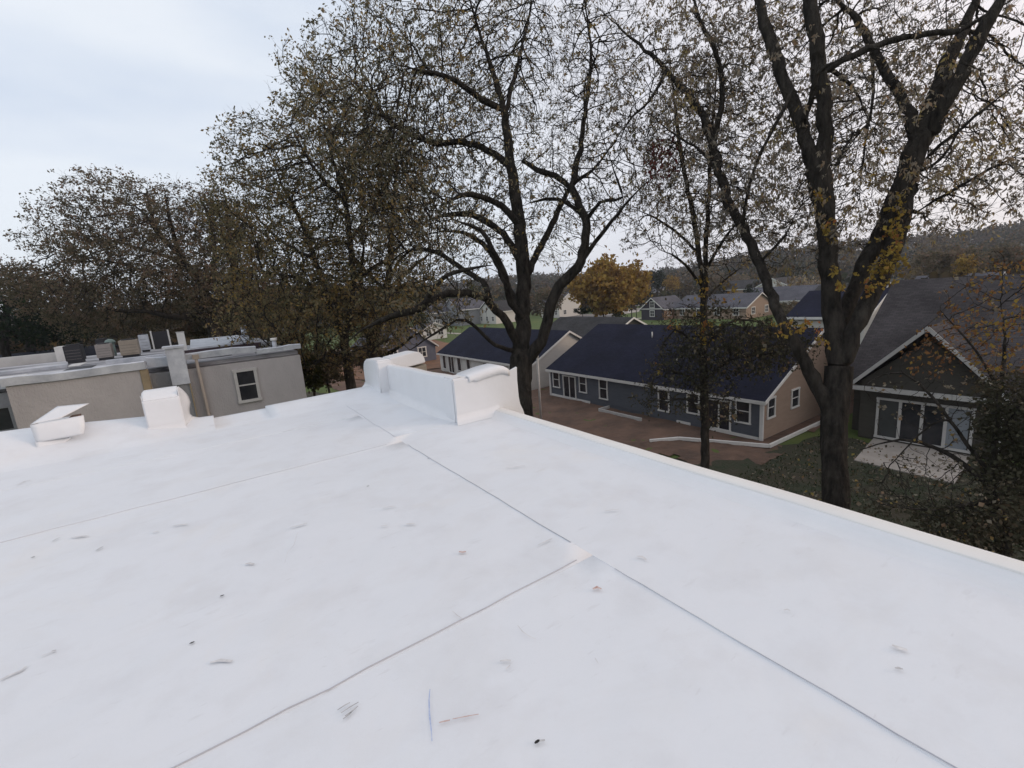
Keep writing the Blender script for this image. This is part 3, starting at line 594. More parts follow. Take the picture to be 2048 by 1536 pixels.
# second, slightly higher strip of roof on the far side and its low parapets
MB().box(-.3, 2.75, 27.0, 36.6, -.25, .10).build('upper_roof', COPE, nb); MB().box(-.55, 2.7, 26.9, 27.0, -.25, .02).build('upper_roof_edge', mat('rusty_edge', (.07, .05, .06), .9, noise=(3, .6)), nb)
MB().box(-13.8, -5.9, 34.6, 35.2, -.25, .22).build('back_parapet', DWHITE, nb); MB().box(-6.3, -5.55, 34.2, 35.3, -.25, .52).build('back_pillar', WHITE, nb)
MB().box(-13, -3.2, 24.6, 24.9, -.25, -.13).build('roof_lip', COPE, nb); MB().box(-3.4, -1.3, 26.6, 27.0, -.25, -.02).build('roof_lip', COPE, nb); MB().box(-9, -5.0, 28.6, 28.9, -.25, -.12).build('roof_lip', COPE, nb)
for x0_, x1_, y0_, y1_, mt_ in ((-8.5, -5.2, 30.2, 30.6, ACB), (-4.8, -3.9, 24.0, 28.0, ACB), (-3.4, -2.2, 27.2, 29.4, ACB), (-8.0, -6.0, 25.6, 27.2, WHITE), (-3.3, -2.4, 30.0, 30.5, WHITE), (-2.0, -1.3, 24.0, 26.0, ACB), (-5.1, -4.6, 28.9, 30.6, WHITE), (-.2, 1.2, 24.2, 26.6, ACB)):
    MB().box(x0_, x1_, y0_, y1_, -.26, -.235).build('roofing_patch', mt_, nb)
# units standing on that roof
def ac(label, x, y, w, d, h, mt, z=-.25):
    t = thing('air_conditioner', label, 'air conditioner', (x, y, z), 'rooftop units on the stucco building')
    MB().box(x - w / 2, x + w / 2, y - d / 2, y + d / 2, z + .12, z + h).build('casing', mt, t, bevel=.02)
    MB().box(x - w / 2 + .05, x + w / 2 - .05, y - d / 2 + .05, y + d / 2 - .05, z, z + .12).build('base', ACB, t)
    MB().cyl((x, y, z + h), (x, y, z + h + .05), min(w, d) * .4, k=16).build('fan_guard', ACB, t)
    m = MB()
    for k in range(4): m.box(x - w / 2 + .06, x + w / 2 - .06, y - d / 2 - .008, y - d / 2, z + .2 + k * (h - .3) / 4, z + .2 + k * (h - .3) / 4 + .008)
    m.build('grille', ACB if mt != ACB else ACM, t); return t
ac('square grey metal unit on the roof behind the coping, left of the tan one', -3.93, 31.4, .62, .8, .80, ACM)
ac('tan grey metal unit beside the green ventilator', -2.92, 31.5, .78, .9, .88, mat('tan_metal_casing', (.36, .31, .25), .6, noise=(3, .4)))
ac('black louvred unit beside the white roof pillar', -5.08, 31.4, .66, .8, .88, ACB)
ac('small dark unit behind the square grey unit', -4.3, 34.5, .6, .6, .95, ACB)
ac('low bluish box unit next to the black screen', -2.50, 34.6, .45, .5, 1.0, COPE)
t = thing('roof_ventilator', 'green domed ventilator standing between the two metal units', 'ventilator', (-3.95, 34.0, -.25))
GRN = mat('pale_green_metal', (.16, .22, .20), .5); MB().cyl((-3.95, 34, -.25), (-3.95, 34, .50), .17).build('shaft', GRN, t)
m = MB(); m.grid([[(-3.95 + .25 * math.cos(a) * math.cos(e), 34 + .25 * math.sin(a) * math.cos(e), .50 + .2 * math.sin(e)) for a in np.linspace(0, 2 * math.pi, 15)] for e in np.linspace(0, math.pi / 2 - .01, 6)]); m.build('dome', GRN, t)
t = thing('roof_screen', 'dark flat screen wall with pale posts on the stucco roof', 'screen', (-1.6, 36.3, -.25)); MB().box(-2.18, -1.4, 36.3, 36.4, -.25, .82).build('panel', ACB, t)
for x in (-2.22, -1.36): MB().box(x - .04, x + .04, 36.25, 36.42, -.25, .88).build('post', WHITE, t)
t = thing('vent_stack', 'short cream vent block behind the chimney on the stucco building', 'vent', (-.6, 29, -.25)); MB().box(-.76, -.44, 28.8, 29.2, -.25, .82).build('stack', WHITE, t); MB().box(-.78, -.42, 28.78, 29.22, .82, .86).build('cap', DWHITE, t)
t = thing('vent_stack', 'thin bluish vent pipe on the right end of the upper roof', 'vent', (2.5, 33.0, .1)); MB().cyl((2.5, 33, .1), (2.5, 33, .75), .14).build('stack', COPE, t); MB().cyl((2.5, 33, .75), (2.5, 33, .8), .18).build('cap', COPE, t)
t = thing('vent_stack', 'short pipe with white cap at the right corner of the stucco roof', 'vent', (2.9, 23.6, -.25)); MB().cyl((2.9, 23.6, -.3), (2.9, 23.6, .22), .09).build('stack', COPE, t); MB().cyl((2.9, 23.6, .22), (2.9, 23.6, .34), .14).build('cap', WHITE, t)

# long dark building and parking behind the neighbour, far left
hl = gable_house('long_building', 'long low building with dark flat roof beyond the stucco building at far left', -60, -9, 62, 84, GZ, -1.9, .8, 'x', SIDN, SH_NAVY, over=.5, trim=DWHITE)
# ------------------------------------------------------------------ distant houses
def farhouse(label, x0, x1, y0, y1, axis, wall, roof, eave=-5.4, rise=2.4, z0=GZ, wins=3, name='suburban_house', garage=False, trim=WHITE):
    h = gable_house(name, label, x0, x1, y0, y1, z0, eave, rise, axis, wall, roof, over=.45, thick=.2, trim=trim)
    L = y1 - y0
    for k in range(wins): window(h, (x0, y0, 0), UY, (-1, 0, 0), L * (k + .5) / wins - .6, z0 + 1.0, 1.2, 1.4, 'cross', fw=.16)
    L = x1 - x0
    for k in range(2): window(h, (x0, y0, 0), UX, NY_, L * (k + .5) / 2 - .6, z0 + 1.0, 1.2, 1.4, 'cross', fw=.16)
    if garage: window(h, (x0, y0, 0), UY, (-1, 0, 0), 1.0, z0 + .1, 4.5, 2.2, 'plain', glass=DWHITE, fw=.2, name='garage_door')
    return h
h = farhouse('dark navy gable wing with white framed windows and lit tan side wall beside the lawn', 98.9, 108, 77.0, 84.1, 'x', SIDN, SH_MID, eave=-5.75, rise=2.75, wins=1)
window(h, (98.9, 77, 0), UY, (-1, 0, 0), 2.95, -5.35, 1.2, 1.4, 'cross', fw=.16)
MB().box(98.72, 98.88, 77.0, 84.1, -5.85, -5.6).build('belt_board', WHITE, h); MB().box(99.0, 108, 76.93, 76.99, GZ, -5.8).build('side_wall', mat('lit_tan_brick', (.36, .22, .14), .9, noise=(2, .4)), h)  # tan side wall has its warm sunlight painted into the base colour
farhouse('long grey roofed house joined to the dark navy gable wing', 102.5, 114, 57.5, 76.4, 'y', SIDG, SH_MID, eave=-5.9, rise=2.7, wins=4)
farhouse('grey roofed house with pale columns behind the thin tree trunk', 118, 130, 50, 68, 'y', DWHITE, SH_MID, eave=-5.6, rise=3.0, wins=4)
farhouse('charcoal roofed house just behind the long navy roof', 47, 58, 46.5, 62, 'y', SIDD, SH_DK, eave=-6.2, rise=2.6)
farhouse('slate roofed house seen through the left oak trunks', 22.5, 32, 70, 84, 'y', mat('slate_blue_siding', (.13, .14, .18), .85, noise=(1.5, .3)), SH_MID, eave=-6.0, rise=3.6, wins=2, trim=DWHITE)
farhouse('small white walled garage beside the orange dirt slope', 45.5, 52, 106, 113, 'y', WHITE, SH_MID, eave=-6.0, rise=1.4, wins=0)
farhouse('grey two storey house with white porch beyond the lawn', 66, 76, 146, 156, 'x', STUC2, SH_MID, eave=-3.6, rise=2.8, garage=True)
farhouse('grey gabled house with pale trim beyond the green lawn', 74, 86, 140, 152, 'x', STUC2, SH_MID, eave=-3.2, rise=3.6)
farhouse('white house with black roof behind the leaning limb', 82, 93, 130, 141, 'x', SIDW, SH_DK, eave=-4.6, rise=3.2)
farhouse('white sided house between the forked trunks at the right', 52.5, 62, 17.9, 24.5, 'y', SIDW, SH_NAVY, eave=-3.3, rise=2.2, wins=2)
farhouse('navy roofed house with white rake behind the dark gabled house', 55.5, 64, 12.0, 17.0, 'x', SIDN, SH_NAVY, eave=-3.6, rise=1.9, wins=1)
farhouse('pale two storey house on the street left of the orange maple', 104, 114, 124, 134, 'y', SIDW, SH_MID, eave=-3.4, rise=3)
farhouse('white house with arched window at the foot of the wooded hill', 150, 162, 70, 82, 'x', SIDW, SH_DK, eave=-3.8, rise=3)
farhouse('brown house far away below the hill', 170, 184, 92, 106, 'y', SIDG, SH_DK, eave=-4.2, rise=3)
farhouse('grey house far away left of the brown one', 190, 204, 150, 164, 'y', STUC2, SH_MID, eave=-4.2, rise=3)
farhouse('dark house on the green street near the forked trunk', 100, 112, 33, 44, 'y', SIDD, SH_DK, eave=-5.2, rise=3)
farhouse('slate house beyond the right forked trunk', 120, 133, 22, 34, 'y', SIDD, SH_MID, eave=-5, rise=3)

# ------------------------------------------------------------------ trees
def np_mesh(name, V, Fq, m, parent=None, smooth=False):
    me = bpy.data.meshes.new(name); me.vertices.add(len(V)); me.vertices.foreach_set('co', np.ascontiguousarray(V, dtype=np.float32).ravel())
    k = Fq.shape[1]; me.loops.add(Fq.size); me.loops.foreach_set('vertex_index', Fq.astype(np.int32).ravel())
    me.polygons.add(len(Fq)); me.polygons.foreach_set('loop_start', np.arange(0, Fq.size, k, dtype=np.int32))
    if smooth: me.polygons.foreach_set('use_smooth', np.ones(len(Fq), dtype=bool))
    me.update(); me.materials.append(m); o = bpy.data.objects.new(name, me); COL.objects.link(o)
    if parent is not None: put(o, parent)
    return o
def unit(a): return a / np.maximum(1e-9, np.linalg.norm(a, axis=-1, keepdims=True))

class Tree:
    """skeleton of nodes: limbs set down by hand, the rest grown towards points spread through the crown"""
    def __init__(s): s.p = []; s.par = []; s.r = []; s.n = 0
    def limb(s, pts, rad, start=None, step=0.35, wig=0.03):
        pts = [np.array(p, float) for p in pts]
        if start is None and s.p:
            A = np.array(s.p); start = int(np.argmin(((A - pts[0]) ** 2).sum(1)))
        last = start if s.p else -1
        seq = [pts[0]]; rr = [rad[0]]
        # catmull-rom
        P = [pts[0]] + pts + [pts[-1]]
        for i in range(len(pts) - 1):
            k = max(1, int(np.linalg.norm(pts[i + 1] - pts[i]) / step))
            for j in range(1, k + 1):
                t = j / k; a, b, c, d = P[i], P[i + 1], P[i + 2], P[i + 3]
                q = .5 * ((2 * b) + (c - a) * t + (2 * a - 5 * b + 4 * c - d) * t * t + (3 * b - a - 3 * c + d) * t ** 3)
                seq.append(q + rng.normal(0, wig, 3) * min(1, rad[i] * 6)); rr.append(rad[i] * (1 - t) + rad[i + 1] * t)
        if len(P) and rad[-1] < .72 * rad[0] and last != -1:
            K = len(rr)
            for i in range(K):
                s_ = i / (K - 1)
                if s_ > .7: rr[i] = max(.016, rr[i] * (1 - (s_ - .7) / .3 * .75))
        first = 0 if last == -1 or np.linalg.norm(s.p[last] - seq[0]) > .05 else 1
        for q, r in zip(seq[first:], rr[first:]):
            s.p.append(q); s.par.append(last); s.r.append(r * (1 + rng.normal(0, .03))); last = len(s.p) - 1
        return last
    def grow(s, att, step=.3, infl=3.5, kill=.45, iters=90, droop=0.0, jit=.25, pers=.45):
        P = np.array(s.p); att = np.array(att); M = 60000
        pos = np.zeros((M, 3)); pos[:len(P)] = P; n = len(P); par = list(s.par); dv = np.zeros((M, 3)); dv[:n] = unit(P - P[np.maximum(0, np.array(par))] + 1e-6)
        D = np.full(len(att), 1e9); I = np.zeros(len(att), int)
        def upd(a, b):
            nonlocal D, I
            for c in range(a, b, 400):
                Q = pos[c:min(b, c + 400)]; d = np.sqrt(((att[:, None, :] - Q[None]) ** 2).sum(2)); j = d.argmin(1); dm = d[np.arange(len(att)), j]
                w = dm < D; D[w] = dm[w]; I[w] = j[w] + c
        upd(0, n); kids = {}
        for it in range(iters):
            ok = D > kill; att = att[ok]; D = D[ok]; I = I[ok]
            act = D < infl * (1.0 if it < 60 else 2)
            if not act.any(): break
            dirs = unit(att[act] - pos[I[act]]); uq, inv = np.unique(I[act], return_inverse=True)
            acc = np.zeros((len(uq), 3)); np.add.at(acc, inv, dirs)
            acc = unit(unit(acc) + pers * dv[uq] + rng.normal(0, jit, acc.shape) + np.array([0, 0, -droop])); new = pos[uq] + acc * step
            keep = np.array([kids.get(int(u), 0) < 4 for u in uq])
            if not keep.any(): break
            new = new[keep]; acc = acc[keep]; uq = uq[keep]
            for u in uq: kids[int(u)] = kids.get(int(u), 0) + 1
            a = n; pos[n:n + len(new)] = new; dv[n:n + len(new)] = acc; n += len(new); par += [int(u) for u in uq]; upd(a, n)
            if n > M - 6000: break
        s.P = pos[:n].copy(); s.parr = np.array(par); s.base = len(s.p); s.N = n
    def radii(s, tip=.011, ex=1.92):
        n = s.N; acc = np.zeros(n); nk = np.zeros(n, int); r = np.zeros(n); fix = np.array(s.r)
        best = np.full(n, -1); br = np.zeros(n)
        for i in range(n - 1, -1, -1):
            ri = max(tip, acc[i] ** (1 / ex)) if acc[i] else tip
            ri = min(ri, .16)
            if i < s.base: ri = fix[i]
            r[i] = ri; p = s.parr[i]
            if p >= 0:
                acc[p] += min(ri, .12) ** ex; nk[p] += 1
                if ri > br[p]: br[p] = ri; best[p] = i
        # a branch is never thicker than what it leaves
        for i in range(s.base, n):
            r[i] = min(r[i], r[s.parr[i]] * .95 + .001)
        s.R = r; s.nk = nk; s.best = best
    def tubes(s, name, m, parent, lo=0, hi=9, k=6, sel=None):
        idx = np.arange(s.N); p = s.parr; ok = (p >= 0) & (s.R[idx] >= lo) & (s.R[idx] < hi); idx = idx[ok]; pp = p[idx]
        d = unit(s.P[idx] - s.P[pp]); td = np.zeros((s.N, 3)); td[idx] = d
        has = np.zeros(s.N, bool); has[idx] = True; main = (s.best[pp] == idx) & has[pp]
        d0 = np.where(main[:, None], unit(td[pp] + d * .001), d)
        mid = lambda q: q
        r0 = np.where(s.best[pp] == idx, s.R[pp], np.minimum(s.R[pp], s.R[idx] * 1.35)); r1 = s.R[idx]
        def ring(c, dd, rad):
            ref = np.tile(np.array([.31, .17, .0]), (len(dd), 1)) + np.array([0.6, -.7, .05]); ref = unit(ref)
            u = unit(np.cross(dd, ref)); w = np.cross(dd, u); a = np.arange(k) / k * 2 * np.pi
            return c[:, None, :] + rad[:, None, None] * (u[:, None, :] * np.cos(a)[None, :, None] + w[:, None, :] * np.sin(a)[None, :, None])
        # flare of bark unevenness on thick limbs
        A = ring(s.P[pp], d0, r0); B = ring(s.P[idx], d, r1); V = np.concatenate([A, B], 1).reshape(-1, 3)
        base = (np.arange(len(idx)) * 2 * k)[:, None]; j = np.arange(k); jn = (j + 1) % k
        Fq = np.stack([base + j, base + jn, base + k + jn, base + k + j], 2).reshape(-1, 4)
        o = np_mesh(name, V, Fq, m, parent, True)
        if name == 'branches': o['kind'] = 'stuff'
        return o
    def leaf_sites(s, rmax, thin=.0, dens=1.0, keepfn=None):
        ok = (s.R < rmax) & (np.arange(s.N) >= s.base); c = s.P[ok]; q = s.P[s.parr[ok]]
        if keepfn is not None: w = keepfn(c); c = c[w]; q = q[w]
        return c, q
def twigs(T, rmax, per, L, r, m, parent, mask=None):
    """fine twigs on the outer branches; returns the points where leaves hang"""
    ok = (T.R < rmax) & (np.arange(T.N) >= T.base); i = np.where(ok)[0]
    if mask is not None: i = i[rng.random(len(i)) < mask(T.P[i])]
    i = np.repeat(i, per); a = T.P[i] + (T.P[T.parr[i]] - T.P[i]) * rng.random((len(i), 1)); d0 = unit(T.P[i] - T.P[T.parr[i]])
    d = unit(d0 * .8 + unit(rng.normal(0, 1, a.shape)) * 1.0 + np.array([0, 0, .12])); l = L * rng.uniform(.5, 1.4, (len(i), 1))
    b_ = a + d * l * .5; d2 = unit(d + rng.normal(0, .35, a.shape)); c = b_ + d2 * l * .5
    u = unit(np.cross(d, np.array([.3, .5, .8]))); w = np.cross(d, u); V = []
    for p, rr in ((a, r), (b_, r * .75), (c, r * .35)):
        for k in range(3): V.append(p + rr * (u * math.cos(k * 2.0944) + w * math.sin(k * 2.0944)))
    V = np.stack(V, 1).reshape(-1, 3); base = (np.arange(len(i)) * 9)[:, None]
    q = np.array([(s * 3 + k, s * 3 + (k + 1) % 3, s * 3 + 3 + (k + 1) % 3, s * 3 + 3 + k) for s in range(2) for k in range(3)])
    o = np_mesh('twigs', V, (base[:, :, None] + q[None]).reshape(-1, 4), m, parent); o['kind'] = 'stuff'
    return np.concatenate([c, b_[::2]])
def leaves(name, C, size, m, parent, per=5, spread=.16, droop=.5, aspect=.5, mask=None, clump=True):
    """C: twig points. Each leaf is a folded kite on its own short stalk."""
    if mask is not None: C = C[rng.random(len(C)) < mask(C)]
    n = len(C) * per; c = np.repeat(C, per, 0) + rng.normal(0, spread, (n, 3))
    if clump: c[:, 2] -= np.abs(rng.normal(0, spread * .5, n))
    d = unit(rng.normal(0, 1, (n, 3)) + np.array([0, 0, -droop])); s = unit(np.cross(d, rng.normal(0, 1, (n, 3)))); nn = np.cross(d, s)
    L = size * rng.uniform(.6, 1.35, n)[:, None]; W = L * aspect * rng.uniform(.7, 1.2, n)[:, None]
    V = np.stack([c, c + d * L * .45 + s * W * .5 + nn * W * .18, c + d * L, c + d * L * .5 - s * W * .5 + nn * W * .18], 1).reshape(-1, 3)
    Fq = np.arange(n * 4).reshape(-1, 4)
    o = np_mesh(name, V, Fq, m, parent)
    if 'clump' in name: o['kind'] = 'stuff'
    return o
def clumpmask(scale, lo, seed, base=.0):
    """leafy and bare patches through a crown: cheap sine noise"""
    g = np.random.default_rng(seed); K = g.normal(0, scale, (5, 3)); ph = g.uniform(0, 6.28, 5)
    return lambda C: np.clip((np.sin(C @ K.T + ph).sum(1) / 5 + .5 - lo) * 2.2, base, 1)
BN = 1.9
def blob(px, py, rx, ry, D, rd, n):
    """n points in an ellipsoid of the crown round the ray point at distance D"""
    n = int(n * BN); v = rng.normal(0, 1, (n, 3)); v = unit(v) * (rng.random((n, 1)) ** (1 / 2.6)); k = D / F
    q = v * np.array([rx * k, ry * k, rd]); return at(px, py, D) + (RW @ q.T).T
def LP(pts, D, wid=True):
    """limb given as (px, py, width, extra depth): its own distance D"""
    P = []; Rr = []
    for p in pts:
        d = D + (p[3] if len(p) > 3 else 0); P.append(at(p[0], p[1], d)); Rr.append(p[2] * d / F / 2)
    return P, Rr
def based(pts, D):
    P, Rr = LP(pts, D); g = P[0].copy(); g[2] = GZ - .15; mid = P[0].copy(); mid[2] = (GZ * .55 + P[0][2] * .45); base2 = g.copy(); base2[2] += .7
    return [g, base2, mid] + P, [Rr[0] * 1.75, Rr[0] * 1.25, Rr[0] * 1.06] + Rr

OAK = leafmat('olive_brown_leaves', [(.10, .095, .052), (.17, .152, .085), (.23, .20, .11), (.26, .17, .09), (.31, .22, .07)], .42)
OAKL = leafmat('grey_olive_leaves', [(.12, .115, .07), (.20, .185, .12), (.28, .25, .17), (.28, .19, .11), (.36, .26, .09)], .45)
OAKA = leafmat('russet_olive_leaves', [(.09, .085, .056), (.145, .128, .086), (.19, .15, .105), (.20, .135, .10)], .4)
OAKE = leafmat('mixed_autumn_leaves', [(.16, .145, .12), (.27, .245, .20), (.34, .30, .23), (.25, .17, .11), (.38, .31, .13)], .5)
PALE = leafmat('pale_tan_leaves', [(.06, .055, .035), (.15, .135, .10), (.27, .245, .19), (.25, .16, .10), (.32, .25, .08)], .3)
YEL = leafmat('yellow_leaves', [(.16, .11, .04), (.30, .22, .06), (.40, .30, .07), (.34, .14, .06)], .4)
RED = leafmat('maroon_leaves', [(.10, .03, .03), (.15, .05, .045), (.12, .07, .05)], .3)
ORG = leafmat('orange_leaves', [(.15, .085, .03), (.25, .15, .045), (.32, .21, .06), (.34, .25, .07)], .3)
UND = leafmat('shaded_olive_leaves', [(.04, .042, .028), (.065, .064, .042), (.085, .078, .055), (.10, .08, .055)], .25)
GRNL = leafmat('dark_green_leaves', [(.010, .016, .012), (.02, .032, .018), (.03, .045, .022)], .1)
OLV = leafmat('olive_green_leaves', [(.03, .034, .014), (.06, .065, .022), (.09, .085, .025)], .25)

def tree_thing(name, label, base, group=None, cat='tree'):
    return thing(name, label, cat, (float(base[0]), float(base[1]), GZ), group)

# ---- C : the big many-limbed oak behind the corner blocks
D = 22; T = Tree()
T.limb(*based([(1043, 800, 44), (1042, 755, 46), (1042, 715, 48)], D), wig=.02)
T.limb(*LP([(1042, 715, 36), (1046, 650, 32, .1), (1046, 600, 30, .2), (1047, 540, 28, .2), (1043, 480, 26, .3), (1035, 417, 24, .2), (1022, 333, 20, 0), (1012, 250, 16, -.2), (1003, 200, 13, -.4), (985, 140, 11, -.5), (965, 80, 9, -.7), (940, 0, 7, -.8), (925, -70, 4, -1)], D))
for pts in (
    [(1042, 728, 24), (1072, 700, 24, -.3), (1090, 660, 23, -.5), (1103, 610, 22, -.6), (1120, 570, 22, -.7), (1155, 535, 20, -.8), (1169, 490, 18, -.8), (1172, 440, 17, -.6), (1152, 400, 16, -.4), (1142, 375, 15, -.3), (1160, 300, 11, 0), (1168, 240, 9, .2), (1178, 170, 8, .3), (1182, 100, 7, .4), (1172, 20, 6, .5), (1160, -60, 4, .6)],
    [(1047, 537, 16), (1014, 479, 14, .8), (977, 446, 13, 1.4), (935, 428, 12, 2), (880, 432, 10, 2.6), (840, 448, 7, 3)],
    [(1031, 442, 14), (1002, 412, 13, -.6), (960, 392, 11, -1.2), (922, 390, 10, -1.8), (886, 412, 7, -2.4)],
    [(1022, 333, 15), (997, 314, 14, .5), (960, 292, 13, 1), (914, 284, 12, 1.6), (872, 287, 11, 2), (831, 273, 10, 2.5), (785, 250, 9, 3), (752, 208, 8, 3.4), (715, 170, 6, 3.8), (645, 112, 3, 4.2)],
    [(1010, 217, 13), (977, 206, 13, -.8), (947, 185, 12, -1.3), (914, 162, 10, -1.8), (868, 146, 8, -2.4), (818, 137, 7, -3), (768, 121, 4, -3.4)],
    [(1012, 225, 9), (1030, 150, 7, .5), (1045, 90, 5, 1), (1060, 20, 4, 1.4), (1070, -60, 3, 1.6)],
    [(1050, 555, 14), (1081, 496, 13, 1.2), (1108, 437, 12, 1.8), (1128, 400, 10, 1.8), (1150, 365, 8, 1.6), (1195, 330, 6, 1.5), (1250, 250, 4, 1.2)],
    [(1142, 378, 10), (1110, 352, 12, .1), (1075, 340, 11, .5), (1045, 322, 8, .9)],
    [(1036, 690, 19), (1018, 650, 17, -.8), (992, 618, 16, -1.4), (975, 600, 15, -1.8), (950, 591, 15, -2.4), (920, 588, 15, -2.8), (893, 590, 16, -3.2), (866, 602, 16, -3.6), (840, 616, 16, -3.8), (800, 628, 15, -3.9), (762, 640, 12, -4), (725, 660, 9, -4), (690, 690, 6, -4.2)],
    [(845, 614, 12, -3.8), (880, 560, 9, -4.4), (930, 540, 8, -4.8), (985, 530, 5, -5)],
    [(980, 605, 13, -1.7), (972, 573, 12, -1.2), (946, 550, 11, -.6), (903, 524, 10, .2), (860, 500, 8, 1), (800, 508, 5, 1.6), (765, 560, 3, 2)],
    [(1038, 620, 15), (1010, 560, 13, 1.2), (982, 506, 11, 2.2), (946, 474, 9, 3), (905, 462, 7, 3.6), (850, 470, 4, 4)],
    [(1046, 640, 15), (1018, 590, 13, -.9), (1008, 540, 12, -1.7), (985, 500, 11, -2.5), (960, 460, 9, -3), (905, 440, 7, -3.6), (860, 448, 4, -4)],
    [(1160, 528, 10, -.8), (1200, 470, 8, -1.3), (1235, 430, 7, -1.8), (1262, 395, 5, -2.2), (1310, 350, 3, -2.6)],
    [(1172, 440, 8, -.6), (1200, 405, 7, -1.3), (1230, 400, 6, -1.8), (1245, 395, 5, -2), (1225, 330, 4, -2.2), (1215, 300, 3, -2.4)],
    [(1172, 436, 8), (1130, 404, 8, 1), (1090, 398, 7, 1.6), (1050, 410, 5, 2.2)],
    [(1035, 700, 10, .2), (990, 690, 8, -1.2), (930, 640, 6, -2), (880, 660, 5, -2.4), (820, 700, 4, -2.8), (780, 720, 3, -3)],
): T.limb(*LP(pts, D))
BN = 2.7
A = np.concatenate([blob(900, 200, 230, 220, D + 1.3, 5, 500), blob(800, 330, 110, 150, D + 1.3, 5, 300), blob(880, 130, 210, 200, D + 1.3, 5, 1100), blob(760, 230, 150, 150, D, 5, 550), blob(1050, 60, 200, 190, D + 1.3, 5, 760), blob(930, 330, 200, 150, D + 1.3, 5, 620),
    blob(1170, 160, 110, 190, D + 1.3, 4.5, 520), blob(1080, 430, 150, 110, D, 4.5, 230), blob(1230, 360, 90, 80, D, 4, 120), blob(870, 480, 150, 80, D, 5, 300), blob(850, 600, 140, 60, D - 3, 3, 130), blob(1180, 330, 120, 140, D, 4, 220)])
T.grow(A, step=.28, infl=4, kill=.34, jit=.22); T.radii(.0095)
tr = tree_thing('oak_tree', 'large sparse oak with many arching dark limbs rising behind the white corner parapet', T.P[0])
T.tubes('trunk', BARK, tr, lo=.045, k=9); T.tubes('branches', BARK, tr, hi=.045, k=4)
C_, Q_ = T.leaf_sites(.0135)
toN = unit(np.array([[-0.3, 0, 0]]))
lm = clumpmask(.8, .12, 3, .2)
lft = lambda C: np.clip((22 - (C - at(1250, 300, 22)) @ RW[:, 0] * 0) * 0 + 1, 0, 1)
def side(C):  # the crown is leafier away from the trunk towards the left
    u = ((C - CAM) @ RW); px = 1024 + F * u[:, 0] / -u[:, 2]; return np.clip(1.0 - (px - 860) / 380, .32, 1)
C_ = twigs(T, .0135, 2, .5, .0065, BARK, tr)
leaves('crown', C_, .155, OAKL, tr, per=5, spread=.06, mask=lambda C: lm(C) * side(C) * .52, droop=1.1, aspect=.5)
print('C', T.N, len(C_))

BN = 2.0
# ---- B : the dense oak mass left of it
D = 27; T = Tree()
T.limb(*based([(702, 776, 20), (694, 720, 19), (688, 683, 18)], D))
T.limb(*LP([(688, 683, 14), (672, 640, 12), (655, 590, 11, .5), (630, 520, 10, 1), (600, 440, 8, 1.4), (560, 360, 6, 1.8), (530, 280, 4, 2)], D))
T.limb(*LP([(688, 683, 14), (700, 630, 13, -.6), (706, 560, 12, -1), (700, 480, 11, -1.4), (690, 400, 9, -1.8), (660, 300, 7, -2), (640, 200, 4, -2.2)], D))
for pts in ([(655, 590, 8, .5), (600, 560, 7, -.5), (540, 545, 5, -1.4), (480, 540, 3, -2)], [(700, 480, 9, -1.4), (750, 410, 8, -1), (790, 330, 6, -.6), (820, 240, 4, 0)], [(630, 520, 8, 1), (560, 480, 6, 2), (500, 420, 4, 2.8)],
            [(690, 400, 8, -1.8), (630, 340, 6, -2.6), (580, 250, 4, -3.4)], [(676, 650, 8), (620, 660, 6, -1), (560, 690, 5, -2), (500, 715, 3, -2.5)], [(706, 560, 8, -1), (770, 520, 6, 0), (820, 470, 4, 1)],
            [(694, 700, 7), (650, 715, 5, -1.5), (610, 745, 3, -2.5)]): T.limb(*LP(pts, D))
A = np.concatenate([blob(565, 345, 95, 85, D, 5, 430), blob(665, 235, 85, 95, D, 5, 330), blob(690, 330, 150, 120, D, 5.5, 620), blob(560, 450, 120, 110, D, 5.5, 600), blob(700, 450, 130, 110, D, 5, 480),
    blob(620, 560, 160, 110, D, 5.5, 900), blob(700, 630, 120, 90, D - 2, 4, 460), blob(560, 650, 100, 80, D - 2, 4, 430), blob(650, 700, 80, 50, D - 2, 3, 160), blob(495, 715, 45, 28, D - 3, 1.5, 40), blob(790, 380, 80, 110, D, 4, 180), blob(640, 620, 110, 80, D - 3, 3, 330)])
T.grow(A, step=.33, infl=4.5, kill=.38, jit=.22); T.radii(.011)
tr = tree_thing('oak_tree', 'dense olive brown oak overlapping the right end of the stucco building', T.P[0])
T.tubes('trunk', BARK, tr, lo=.05, k=8); T.tubes('branches', BARK, tr, hi=.05, k=4)
C_, Q_ = T.leaf_sites(.022); lm = clumpmask(.7, -.05, 5, .45); C_ = twigs(T, .022, 2, .55, .007, BARK, tr)
leaves('crown', C_, .155, OAK, tr, per=6, spread=.09, mask=lambda C: lm(C) * .60, droop=.7, aspect=.55)
print('B', T.N, len(C_))
